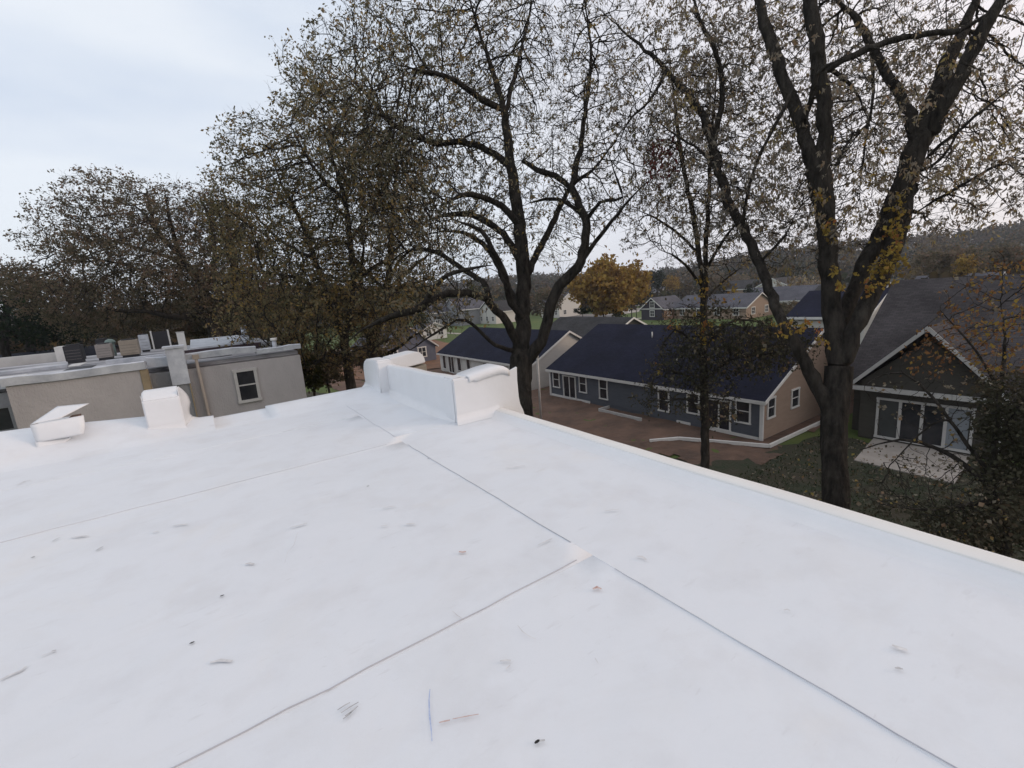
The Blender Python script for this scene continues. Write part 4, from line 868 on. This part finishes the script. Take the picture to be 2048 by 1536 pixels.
# ---- B2 : second stems of the group
D = 31; T = Tree()
T.limb(*based([(748, 760, 24), (745, 700, 22), (755, 650, 18), (772, 583, 14), (781, 500, 11), (787, 417, 8), (793, 333, 5)], D))
for pts in ([(745, 700, 14), (728, 640, 11, -.5), (722, 560, 9, -1), (730, 470, 7, -1)], [(772, 583, 9), (830, 530, 7, 1), (870, 500, 4, 2)], [(772, 583, 8), (720, 530, 6, 1), (690, 480, 4, 1)], [(774, 572, 7), (800, 520, 6, -1), (850, 480, 3, -2)], [(772, 590, 7), (815, 570, 6), (875, 555, 3)], [(760, 640, 7), (700, 600, 5, 1), (640, 590, 3, 2)],
            [(748, 720, 9), (790, 700, 7, -1), (830, 670, 5, -2), (870, 655, 3, -2)]): T.limb(*LP(pts, D))
A = np.concatenate([blob(790, 420, 120, 160, D, 5, 520), blob(730, 560, 120, 110, D, 5, 420), blob(820, 560, 70, 60, D, 4, 110), blob(760, 650, 90, 50, D, 4, 120)])
T.grow(A, step=.36, infl=5, kill=.42, jit=.22); T.radii(.012)
tr = tree_thing('oak_tree', 'slender oak with fan shaped branching stem left of the low sweeping limb', T.P[0])
T.tubes('trunk', BARK, tr, lo=.05, k=7); T.tubes('branches', BARK, tr, hi=.05, k=4)
C_, Q_ = T.leaf_sites(.022); lm = clumpmask(.6, .12, 8, .15); leaves('crown', C_, .20, OAK, tr, per=8, spread=.15, mask=lm, droop=.5, aspect=.5)

# ---- A : domed oak behind the stucco building
D = 40; T = Tree()
T.limb(*based([(432, 675, 26), (424, 652, 24), (405, 630, 22)], D))
for pts in ([(405, 630, 18), (407, 590, 15), (395, 560, 13), (358, 509, 11), (320, 470, 9), (290, 430, 7), (254, 400, 4)], [(405, 630, 16), (380, 630, 14, -1), (345, 634, 12, -2), (293, 622, 9, -3), (230, 620, 7, -4), (170, 600, 4, -5)],
            [(395, 560, 10), (350, 520, 8, 2), (290, 500, 6, 3), (220, 480, 4, 4), (150, 470, 3, 5)], [(320, 470, 7), (300, 420, 6, -1), (295, 370, 3, -1)], [(407, 590, 10), (430, 520, 8, 1), (420, 450, 6, 1), (400, 390, 3, 1)], [(358, 509, 8), (340, 440, 6, -2), (330, 380, 3, -3)],
            [(345, 560, 6, 1), (250, 530, 5, 1), (150, 510, 4, 1), (80, 490, 2, 1)], [(430, 520, 6), (470, 470, 5), (500, 420, 3)]): T.limb(*LP(pts, D), step=.5)
A = np.concatenate([blob(270, 422, 118, 60, D, 6, 420), blob(192, 468, 72, 66, D, 6, 260), blob(370, 448, 108, 66, D, 6, 260), blob(300, 540, 180, 70, D, 7, 520), blob(160, 580, 120, 60, D, 6, 360), blob(90, 490, 40, 22, D, 3, 40), blob(420, 570, 110, 80, D, 6, 340), blob(300, 610, 150, 45, D, 6, 330), blob(430, 422, 60, 56, D, 5, 110), blob(200, 640, 110, 35, D, 5, 170)])
T.grow(A, step=.42, infl=6, kill=.48, jit=.22); T.radii(.013)
tr = tree_thing('oak_tree', 'broad domed oak with a leaning trunk behind the stucco building', T.P[0])
T.tubes('trunk', BARK, tr, lo=.06, k=7); T.tubes('branches', BARK, tr, hi=.06, k=4)
C_, Q_ = T.leaf_sites(.026)
def lowdense(C):
    u = ((C - CAM) @ RW); py = 768 - F * u[:, 1] / -u[:, 2]; return np.clip(.7 + (py - 430) / 160, .7, 1)
lm2 = clumpmask(.5, .05, 12, .45)
C_ = twigs(T, .026, 2, .7, .007, BARK, tr)
leaves('crown', C_, .20, OAKA, tr, per=8, spread=.13, mask=lambda C: lm2(C) * lowdense(C) * .66, droop=.4, aspect=.6)
print('A', T.N, len(C_))
# neighbours of A
for (label, D, base, blobs, mt, per, sz) in (
    ('tall oak filling the gap between the domed oak and the dense olive oak', 44, [(480, 690, 22), (478, 640, 20), (470, 560, 14), (460, 470, 9), (450, 390, 4)], [(450, 460, 60, 60, 130), (500, 540, 80, 100, 360), (440, 600, 70, 60, 220), (520, 620, 60, 60, 180)], OAKA, 9, .3),
    ('rusty brown oak at the far left edge above the dark building', 52, [(60, 690, 16), (62, 640, 14), (70, 590, 9), (75, 545, 5)], [(60, 575, 110, 46, 420), (-60, 580, 80, 50, 120), (150, 610, 90, 60, 260)], OAKA, 9, .34),
    ('dark evergreen mass at the left edge behind the dark roof', 46, [(10, 700, 14), (12, 650, 12), (15, 610, 6)], [(20, 640, 80, 45, 420), (-60, 640, 60, 50, 100), (90, 655, 60, 28, 180)], GRNL, 12, .3)):
    T = Tree(); T.limb(*based(base, D), step=.5); A = np.concatenate([blob(a, b, c, d, D, 6, n) for a, b, c, d, n in blobs])
    T.grow(A, step=.5, infl=9, kill=.6, jit=.22); T.radii(.015)
    tr = tree_thing('oak_tree' if mt != GRNL else 'evergreen_tree', label, T.P[0]); T.tubes('trunk', BARK, tr, lo=.06, k=6); T.tubes('branches', BARK, tr, hi=.06, k=3)
    C_, Q_ = T.leaf_sites(.04); leaves('crown', C_, sz, mt, tr, per=per, spread=.4, mask=clumpmask(.5, .0, 3, .5), droop=.3, aspect=.6)

BN = 2.3
# ---- E : the forked giant at the right, near
D = 15; T = Tree()
T.limb(*based([(1672, 1000, 48), (1668, 900, 46), (1668, 820, 47), (1673, 770, 50), (1677, 735, 48)], D), wig=.02)
T.limb(*LP([(1676, 745, 40), (1672, 680, 37), (1667, 620, 35), (1661, 560, 34), (1655, 500, 34), (1650, 440, 34), (1643, 380, 42), (1636, 335, 42)], D))
T.limb(*LP([(1678, 740, 34), (1680, 690, 29, .1), (1692, 615, 28, .3), (1722, 545, 28, .4), (1762, 470, 34, .4), (1785, 425, 36, .3), (1808, 370, 40, .1), (1825, 310, 42, 0), (1850, 255, 36, 0), (1875, 185, 30, 0), (1900, 120, 27, .1), (1928, 55, 25, .2), (1955, -5, 24, .2), (1985, -80, 20, .3)], D))
T.limb(*LP([(1682, 745, 30), (1698, 690, 31, -.3), (1717, 640, 31, -.4), (1750, 580, 31, -.4), (1780, 510, 30, -.2), (1800, 440, 32, 0), (1815, 380, 34, .1)], D))
T.limb(*LP([(1850, 290, 28), (1880, 225, 27, -.5), (1912, 170, 26, -.8), (1948, 95, 25, -1), (1978, 40, 25, -1.2), (2012, -20, 23, -1.4), (2050, -90, 18, -1.6)], D))
for pts in (
    [(1638, 350, 27), (1620, 320, 26), (1600, 240, 24, .3), (1573, 170, 23, .5), (1543, 92, 22, .7), (1518, 5, 20, .9), (1495, -70, 16, 1)],
    [(1640, 345, 28), (1651, 285, 27, -.2), (1645, 208, 27, -.3), (1635, 125, 27, -.4), (1624, 40, 27, -.5), (1615, -40, 22, -.6)],
    [(1606, 250, 12), (1622, 200, 11, -.6), (1632, 150, 10, -1), (1650, 132, 10, -1.2)],
    [(1652, 140, 14, -.4), (1687, 121, 13, -.6), (1733, 100, 13, -.8), (1792, 79, 12, -.9), (1854, 67, 12, -1), (1915, 62, 11, -1), (1990, 20, 8, -1.2), (2060, -20, 6, -1.5)],
    [(1825, 270, 20), (1818, 230, 19, .3), (1800, 185, 18, .7), (1771, 142, 17, 1.1), (1745, 100, 15, 1.4), (1720, 50, 13, 1.7), (1680, 5, 11, 2), (1640, -40, 8, 2.2)],
    [(1846, 321, 7), (1925, 254, 6, -.8), (1990, 200, 5, -1.3), (2060, 150, 3, -1.8)],
    [(1833, 425, 7, 0), (1870, 400, 6, -.5), (1917, 375, 6, -1), (1985, 335, 5, -1.5), (2060, 300, 3, -2)],
    [(1838, 345, 6), (1880, 320, 5, -1), (1915, 265, 5, -1.5), (1935, 200, 3, -1.8)],
    [(1672, 330, 5, -.4), (1700, 280, 5, 1), (1740, 240, 4, 2), (1745, 180, 3, 2.4)],
    [(1655, 135, 8), (1690, 160, 7, 1), (1715, 190, 5, 2), (1740, 250, 3, 3)],
    [(1745, 105, 7, 1.4), (1745, 200, 5, 1.2), (1730, 290, 4, 1), (1718, 400, 3, 1)],
    # the long limb leaning to the left
    [(1674, 880, 34, .1), (1662, 835, 33, 0), (1645, 790, 29, 0), (1617, 740, 25, 0), (1592, 694, 22, 0), (1570, 650, 20, 0), (1550, 610, 19, .4), (1521, 530, 19, 1), (1487, 460, 18, 1.6), (1462, 412, 18, 2), (1442, 354, 17, 2.4), (1425, 292, 16, 2.8), (1406, 233, 15, 3), (1367, 179, 14, 3.3), (1333, 142, 13, 3.5), (1300, 108, 12, 3.6), (1246, 62, 9, 3.8), (1190, 10, 5, 4)],
    [(1425, 292, 12, 2.8), (1440, 225, 11, 2.4), (1444, 160, 10, 2.2), (1430, 100, 9, 2), (1408, 62, 8, 2), (1388, 0, 6, 2), (1370, -60, 4, 2)],
    [(1487, 460, 7, 1.6), (1492, 400, 6, 1), (1515, 320, 6, .4), (1537, 275, 6, 0), (1568, 217, 7, -.2), (1585, 180, 8, 0)],
    [(1521, 525, 6, 1), (1570, 470, 5, .3), (1590, 430, 3, -.2)],
    [(1442, 354, 7, 2.4), (1400, 300, 5, 3), (1350, 270, 4, 3.4), (1290, 220, 3, 3.6)],
    [(1333, 142, 6, 3.5), (1300, 200, 5, 3.2), (1255, 245, 4, 3), (1235, 300, 3, 3)],
): T.limb(*LP(pts, D), step=.28)
A = np.concatenate([blob(1720, 60, 260, 190, D + 2.2, 4, 1100), blob(1500, 60, 200, 170, D + 3.2, 3.5, 900), blob(1350, 160, 150, 170, D + 3, 3, 750), blob(1950, 200, 170, 180, D + 2.2, 4, 620), blob(1720, 260, 140, 170, D + 2.2, 4, 420),
    blob(1560, 330, 130, 150, D + 2.2, 3.5, 500), blob(1450, 420, 90, 120, D + 1.5, 3, 260), blob(1920, 380, 150, 90, D - 1, 3, 320), blob(1740, 430, 110, 70, D + 1, 3, 150), blob(1590, 480, 80, 70, D + .5, 2.5, 150), blob(1700, 300, 380, 200, D + 1, 4, 500), blob(1350, 330, 100, 120, D + 3, 3, 160)])
T.grow(A, step=.21, infl=3.2, kill=.25, jit=.25); T.radii(.0065)
tr = tree_thing('oak_tree', 'giant near tree with forked black trunks and a long limb leaning left', T.P[0])
T.tubes('trunk', BARK, tr, lo=.028, k=12); T.tubes('branches', BARK, tr, hi=.028, k=4)
C_, Q_ = T.leaf_sites(.009); lm = clumpmask(1.0, .1, 21, .2); C_ = twigs(T, .009, 2, .34, .0042, BARK, tr)
leaves('crown', C_, .14, OAKE, tr, per=6, spread=.045, mask=lambda C: lm(C) * .33, droop=1.6, aspect=.42)
print('E', T.N, len(C_))
# bright clumps hanging on the trunks
cl = []
for (x, y, sx, sy, n) in ((1790, 470, 18, 40, 60), (1770, 520, 22, 36, 90), (1745, 560, 14, 22, 50), (1800, 510, 14, 22, 34), (1670, 545, 10, 8, 14), (1680, 570, 14, 8, 18), (1640, 400, 12, 26, 14), (1655, 470, 14, 24, 26), (1800, 400, 14, 30, 20), (1560, 655, 14, 12, 14), (1600, 650, 26, 14, 30), (1640, 672, 14, 18, 24), (1740, 330, 20, 40, 10)):
    n = max(4, int(n * .33)); cl.append(at(x, y, D - .9) + (RW @ (rng.normal(0, 1, (n, 3)) * np.array([sx * D / F * .55, sy * D / F * .6, .12])).T).T)
leaves('yellow_leaf_clump', np.concatenate(cl), .12, YEL, tr, per=6, spread=.05, droop=.8, aspect=.8)
cl = [at(x, y, D + 2.5) + (RW @ (rng.normal(0, 1, (n, 3)) * np.array([.25, .3, .2])).T).T for x, y, n in ((1312, 318, 24), (1340, 300, 14), (1325, 330, 12), (1300, 330, 8))]
leaves('maroon_leaf_clump', np.concatenate(cl), .17, RED, tr, per=3, spread=.09, droop=1.2, aspect=.5)

BN = 2.0
# ---- D : slim tree in front of the grey-blue house
D = 21; T = Tree()
T.limb(*based([(1410, 930, 17), (1410, 850, 16), (1408, 760, 16), (1406, 690, 15), (1408, 620, 14)], D), wig=.015)
for pts in ([(1408, 620, 12), (1406, 560, 11), (1396, 500, 10, .3), (1383, 417, 9, .5), (1367, 333, 8, .6), (1354, 250, 7, .7), (1346, 175, 5, .8), (1335, 80, 3, .9)], [(1408, 620, 11), (1411, 560, 10, -.3), (1412, 479, 9, -.5), (1419, 375, 8, -.7), (1421, 292, 7, -.8), (1430, 200, 5, -1), (1436, 90, 3, -1)],
            [(1409, 545, 7), (1440, 490, 6, -1), (1480, 440, 4, -1.5), (1520, 400, 3, -2)], [(1398, 510, 6), (1360, 470, 5, 1), (1300, 430, 4, 1.5), (1250, 415, 2, 2)], [(1407, 575, 6), (1360, 520, 5, -1), (1320, 500, 3, -1.6)], [(1408, 600, 5), (1450, 560, 4, 1), (1490, 530, 3, 1.6)],
            [(1408, 720, 7), (1380, 680, 5, -.6), (1350, 660, 4, -1), (1320, 700, 3, -1.3)], [(1408, 700, 7), (1450, 650, 5, .6), (1500, 640, 4, 1), (1550, 660, 3, 1.4)], [(1409, 790, 6), (1370, 750, 5, -.8), (1320, 740, 3, -1.4)], [(1409, 760, 6), (1460, 720, 5, -.8), (1520, 710, 4, -1.4), (1580, 700, 3, -2)],
            [(1409, 830, 5), (1375, 800, 4, -1), (1320, 800, 2, -1.8)]): T.limb(*LP(pts, D))
A = np.concatenate([blob(1390, 300, 110, 190, D, 3.2, 620), blob(1420, 470, 130, 90, D, 3, 240), blob(1290, 450, 70, 60, D, 2, 70), blob(1480, 695, 140, 60, D - .5, 2.6, 640), blob(1370, 725, 80, 60, D - .8, 2, 200), blob(1540, 690, 80, 60, D - .3, 2, 260), blob(1330, 780, 70, 55, D - 1, 1.5, 40), blob(1400, 640, 90, 40, D, 2, 130), blob(1430, 800, 50, 60, D - 1, 1.5, 60)])
T.grow(A, step=.23, infl=3, kill=.26, jit=.25); T.radii(.008)
tr = tree_thing('slender_tree', 'slim straight tree with pale low leaves standing before the long grey blue house', T.P[0])
T.tubes('trunk', BARK, tr, lo=.035, k=10); T.tubes('branches', BARK, tr, hi=.035, k=4)
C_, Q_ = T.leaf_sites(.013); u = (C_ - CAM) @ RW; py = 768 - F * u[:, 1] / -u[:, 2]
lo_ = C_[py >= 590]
hi_ = twigs(T, .013, 2, .36, .005, BARK, tr); u = (hi_ - CAM) @ RW; hi_ = hi_[768 - F * u[:, 1] / -u[:, 2] < 590]
hm = clumpmask(1.0, .15, 31, .15)
leaves('crown', hi_, .14, OAKE, tr, per=6, spread=.05, mask=lambda C: hm(C) * .36, droop=1.3, aspect=.42)
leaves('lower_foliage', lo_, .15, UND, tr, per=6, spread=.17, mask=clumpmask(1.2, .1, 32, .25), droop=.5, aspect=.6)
leaves('pale_leaves', lo_, .17, PALE, tr, per=3, spread=.05, mask=lambda C: np.full(len(C), .14), droop=.8, aspect=.7)
cl = [at(x, y, D - .8) + (RW @ (rng.normal(0, 1, (n, 3)) * np.array([.22, .28, .2])).T).T for x, y, n in ((1405, 578, 12), (1408, 640, 10), (1412, 665, 12), (1350, 650, 7), (1468, 582, 8), (1395, 450, 5), (1325, 735, 4), (1440, 675, 5))]
leaves('yellow_leaf_clump', np.concatenate(cl), .17, YEL, tr, per=3, spread=.08, droop=.8, aspect=.7)
print('D', T.N)

# ---- F : low spreading tree in front of the dark gabled house, branches close to our roof
D = 11.5; T = Tree()
T.limb(*based([(2010, 1150, 26), (2000, 1050, 24), (1985, 980, 20)], D), wig=.02)
for pts in ([(1985, 980, 14), (1940, 940, 10, .3), (1880, 900, 8, .8), (1800, 880, 5, 1.2), (1720, 900, 3, 1.6)], [(1985, 980, 12), (1990, 880, 10), (2000, 780, 8, .4), (2010, 690, 6, .8), (2000, 600, 4, 1)], [(1990, 1000, 10), (1930, 1010, 7, -.5), (1860, 1020, 5, -.8), (1770, 1010, 3, -1)],
            [(1985, 960, 9), (1900, 840, 6, .5), (1830, 760, 5, 1), (1780, 745, 4, 1.2), (1730, 770, 2, 1.4)], [(1990, 880, 8), (2050, 800, 6, -.5), (2100, 700, 4, -1)], [(1900, 840, 4, .5), (1860, 850, 4, .6), (1780, 930, 2, 1)], [(2000, 780, 6, .4), (1950, 700, 4, .8), (1880, 620, 3, 1.2)]): T.limb(*LP(pts, D), step=.2)
A = np.concatenate([blob(2030, 860, 90, 150, D, 1.6, 620), blob(1900, 970, 150, 70, D, 1.4, 420), blob(1960, 1050, 110, 50, D - .3, 1.2, 260), blob(1760, 980, 80, 40, D, 1, 120), blob(2000, 600, 90, 110, D + .8, 1.4, 170), blob(1850, 800, 110, 70, D + .8, 1.2, 90), blob(1920, 700, 90, 70, D + 1, 1.2, 70)])
T.grow(A, step=.13, infl=2.2, kill=.16, jit=.25); T.radii(.0045)
tr = tree_thing('understory_tree', 'low spreading tree with dark twigs and tan leaves covering the right edge', T.P[0])
T.tubes('trunk', BARK, tr, lo=.02, k=9); T.tubes('branches', BARK, tr, hi=.02, k=4)
C_, Q_ = T.leaf_sites(.0085); u = (C_ - CAM) @ RW; py = 768 - F * u[:, 1] / -u[:, 2]; px = 1024 + F * u[:, 0] / -u[:, 2]
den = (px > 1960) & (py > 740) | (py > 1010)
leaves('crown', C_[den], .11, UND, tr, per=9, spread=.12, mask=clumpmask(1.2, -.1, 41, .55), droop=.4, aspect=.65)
leaves('tan_leaves', C_, .10, PALE, tr, per=3, spread=.04, mask=lambda C: np.full(len(C), .11), droop=.6, aspect=.8)
up = C_[py < 740]; leaves('russet_leaves', up, .11, leafmat('russet_leaves', [(.12, .07, .04), (.24, .12, .06), (.28, .20, .05)], .35), tr, per=2, spread=.1, mask=clumpmask(1.2, .1, 42, .1), droop=.8, aspect=.6)
print('F', T.N)
# dark bush filling the right edge in front of the house wall
# ------------------------------------------------------------------ mid-distance trees
def small_tree(name, label, px, py, D, wpx, hpx, mt, group=None, n=110, per=9, sz=None, cat='tree', trunkh=.25):
    """crown centred on the ray point, standing on the ground below"""
    c = at(px, py, D); T = Tree(); k = D / F; g = c.copy(); g[2] = hill(c[0], c[1]) - .1; h = c[2] - g[2]
    T.limb([g, g + np.array([0, 0, h * .5]), c], [max(.12, wpx * k * .03), max(.09, wpx * k * .022), .05], step=max(.5, hpx * k * .12), wig=.05)
    v = unit(rng.normal(0, 1, (n, 3))) * rng.random((n, 1)) ** (1 / 2.4); v[:, 2] = np.where(v[:, 2] < -.75, -.75, v[:, 2])
    T.grow(c + v * np.array([wpx * k, wpx * k, hpx * k]) * (1 + rng.normal(0, .12, (n, 1))), step=hpx * k * .13, infl=hpx * k * 2, kill=hpx * k * .16, iters=30, jit=.25); T.radii(.03)
    t = thing(name, label, cat, (float(g[0]), float(g[1]), float(g[2])), group)
    T.tubes('trunk', BARKD, t, k=4)
    C_, _ = T.leaf_sites(.5); s = sz or hpx * k * .16
    leaves('crown', C_, s, mt, t, per=per, spread=hpx * k * .12, droop=.1, aspect=.8, clump=False); return t
MT = [('maple_tree', 'bright orange maple by the sidewalk behind the long navy roof', 1205, 573, 88, 62, 52, ORG, 230, 15),
 ('maple_tree', 'amber maple touching the right side of the bright orange one', 1262, 570, 105, 42, 42, ORG, 140, 11),
 ('pear_tree', 'dark green upright tree trio right of the orange maple trunk', 1238, 612, 92, 15, 26, OLV, 90, 10),
 ('spruce_tree', 'dark blue green conifer standing right of the orange maples', 1316, 560, 180, 14, 22, GRNL, 80, 12),
 ('maple_tree', 'yellow crowned tree beside the dark conifer', 1345, 566, 170, 18, 16, ORG, 70, 9),
 ('round_shrub', 'dark round bushes left of the navy gable wing', 1272, 603, 125, 12, 7, GRNL, 50, 9),
 ('spruce_tree', 'dark conifer beside the grey roofed house with columns', 1502, 600, 112, 12, 24, GRNL, 80, 12),
 ('oak_tree', 'olive tree seen between the low limb and the left trunks', 815, 590, 130, 40, 26, OLV, 110, 10),
 ('oak_tree', 'russet tree right of the central dark trunk', 1100, 600, 110, 34, 28, OAKA, 110, 9),
 ('oak_tree', 'mustard tree behind the pale gabled house', 930, 590, 170, 45, 20, OLV, 110, 9),
 ('round_shrub', 'low green hedge under the orange maple', 1165, 620, 96, 26, 9, GRNL, 70, 9),
 ('oak_tree', 'olive round tree next to the slate house', 842, 640, 88, 15, 20, OLV, 80, 10),
 ('oak_tree', 'brown tree above the roof of the columned house', 1450, 565, 190, 50, 18, OAKA, 110, 9),
 ('oak_tree', 'yellow olive tree over the street right of the leaning limb', 1600, 580, 120, 40, 26, OAKE, 110, 9),
 ('oak_tree', 'grey brown thicket tree behind the peach gable', 1580, 620, 70, 30, 20, OAKA, 90, 8),
 ('oak_tree', 'russet tree on the skyline beyond the dark gabled house', 1890, 520, 80, 60, 26, OAKA, 130, 9),
 ('oak_tree', 'yellow tree on the skyline at the right above the grey ridge', 1930, 530, 70, 20, 20, ORG, 70, 8),
 ('oak_tree', 'dull red tree at the far right skyline', 2010, 515, 90, 40, 28, OAKA, 100, 9)]
for (nm, lb, px, py, D, w, h, mt, n, per) in MT: small_tree(nm, lb, px, py, D, w, h, mt, n=n, per=per, cat='shrub' if 'shrub' in nm else 'tree')
# undergrowth below the left oaks
for (lb, px, py, D, w, h, mt) in (('brown bushy thicket between the stucco building and the far corner block', 650, 735, 30, 52, 40, OAKA), ('green ivy covered bush at the right end of the stucco building', 622, 745, 26, 22, 34, OLV),
                                  ('dusty thicket at the foot of the twin dark trunks', 740, 715, 36, 40, 26, OAKA), ('tangled bush beyond the right end of the stucco roof', 560, 700, 40, 45, 35, OAKA), ('bare brown shrubs behind the stucco roof near the leaning trunk', 420, 655, 45, 60, 18, OAKA)):
    small_tree('thicket_shrub', lb, px, py, D, w, h, mt, n=160, per=9, cat='shrub', sz=.22)
# far wooded hill: reads as one mass
def forest(name, n, r0, r1, a0, a1, mt, dens=70, hs=(6, 11)):
    C = []
    a = rng.uniform(a0, a1, n); r = np.sqrt(rng.uniform(r0 ** 2, r1 ** 2, n)); S = []
    for i in range(n):
        x, y = r[i] * math.cos(a[i]), r[i] * math.sin(a[i]); h = rng.uniform(*hs); z = hill(x, y)
        v = unit(rng.normal(0, 1, (dens, 3))) * rng.random((dens, 1)) ** .4 * np.array([h * .5, h * .5, h * .52]); C.append(np.array([x, y, z + h * .5]) + v)
    o = leaves(name, np.concatenate(C), 1.9, mt, None, per=1, spread=.2, droop=0, aspect=.9, clump=False); o['kind'] = 'stuff'; return o
HB = leafmat('hill_brown_leaves', [(.035, .03, .02), (.06, .05, .03), (.08, .055, .03), (.09, .07, .03)], .2); HG = leafmat('hill_green_leaves', [(.02, .026, .018), (.035, .042, .022), (.05, .05, .026)], .2)
HO = leafmat('hill_ochre_leaves', [(.08, .05, .02), (.13, .09, .03), (.16, .12, .035)], .2)
forest('wooded_hill_foliage', 1300, 240, 680, R(-20), R(125), HB, 60, (8, 14)); forest('wooded_hill_foliage', 1100, 240, 680, R(-20), R(125), HG, 60, (8, 14)); forest('wooded_hill_foliage', 420, 210, 600, R(-20), R(125), HO, 60)
forest('valley_trees_foliage', 90, 175, 260, R(20), R(75), HB, 60, (5, 9)); forest('valley_trees_foliage', 60, 175, 260, R(20), R(75), HG, 60, (5, 9))
forest('left_woods_foliage', 160, 90, 200, R(85), R(135), HB, 120, (9, 14)); forest('right_woods_foliage', 90, 95, 200, R(-25), R(14), HB, 110, (7, 11))

GRS = leafmat('yard_grass_blades', [(.022, .032, .016), (.035, .05, .022), (.055, .06, .03)], .2)
# fallen leaves over the shaded yard
n = 9000; C = np.stack([rng.uniform(4, 31, n), rng.uniform(-14, 20, n), np.full(n, GZ + .12)], 1); C = C[(C[:, 1] < 12.3) | (C[:, 0] < 19)]
o = leaves('fallen_leaves', C, .16, PALE, None, per=1, spread=.02, droop=0, aspect=.8, clump=False); o['kind'] = 'stuff'
n = 30000; C = np.stack([rng.uniform(4, 31, n), rng.uniform(-14, 20, n), np.full(n, GZ + .08)], 1); C = C[((C[:, 1] < 12.3) | (C[:, 0] < 18)) & ~((C[:, 0] > 27) & (C[:, 1] > 5.3) & (C[:, 1] < 10.1))]
o = leaves('grass_tufts', C, .16, GRS, None, per=1, spread=.05, droop=-1.0, aspect=.3, clump=False); o['kind'] = 'stuff'

HAZE = bpy.data.materials.new('haze'); HAZE.use_nodes = True; q = HAZE.node_tree; q.nodes.clear()
vo = N(q, 'ShaderNodeVolumePrincipled'); vo.inputs['Color'].default_value = (.86, .9, 1, 1); vo.inputs['Density'].default_value = 0.0003; vo.inputs['Anisotropy'].default_value = 0.2
ou = N(q, 'ShaderNodeOutputMaterial'); q.links.new(vo.outputs[0], ou.inputs['Volume'])
tag(MB().box(-1150, 1150, -1150, 1150, GZ - 1.2, 62).build('haze', HAZE), kind='stuff')
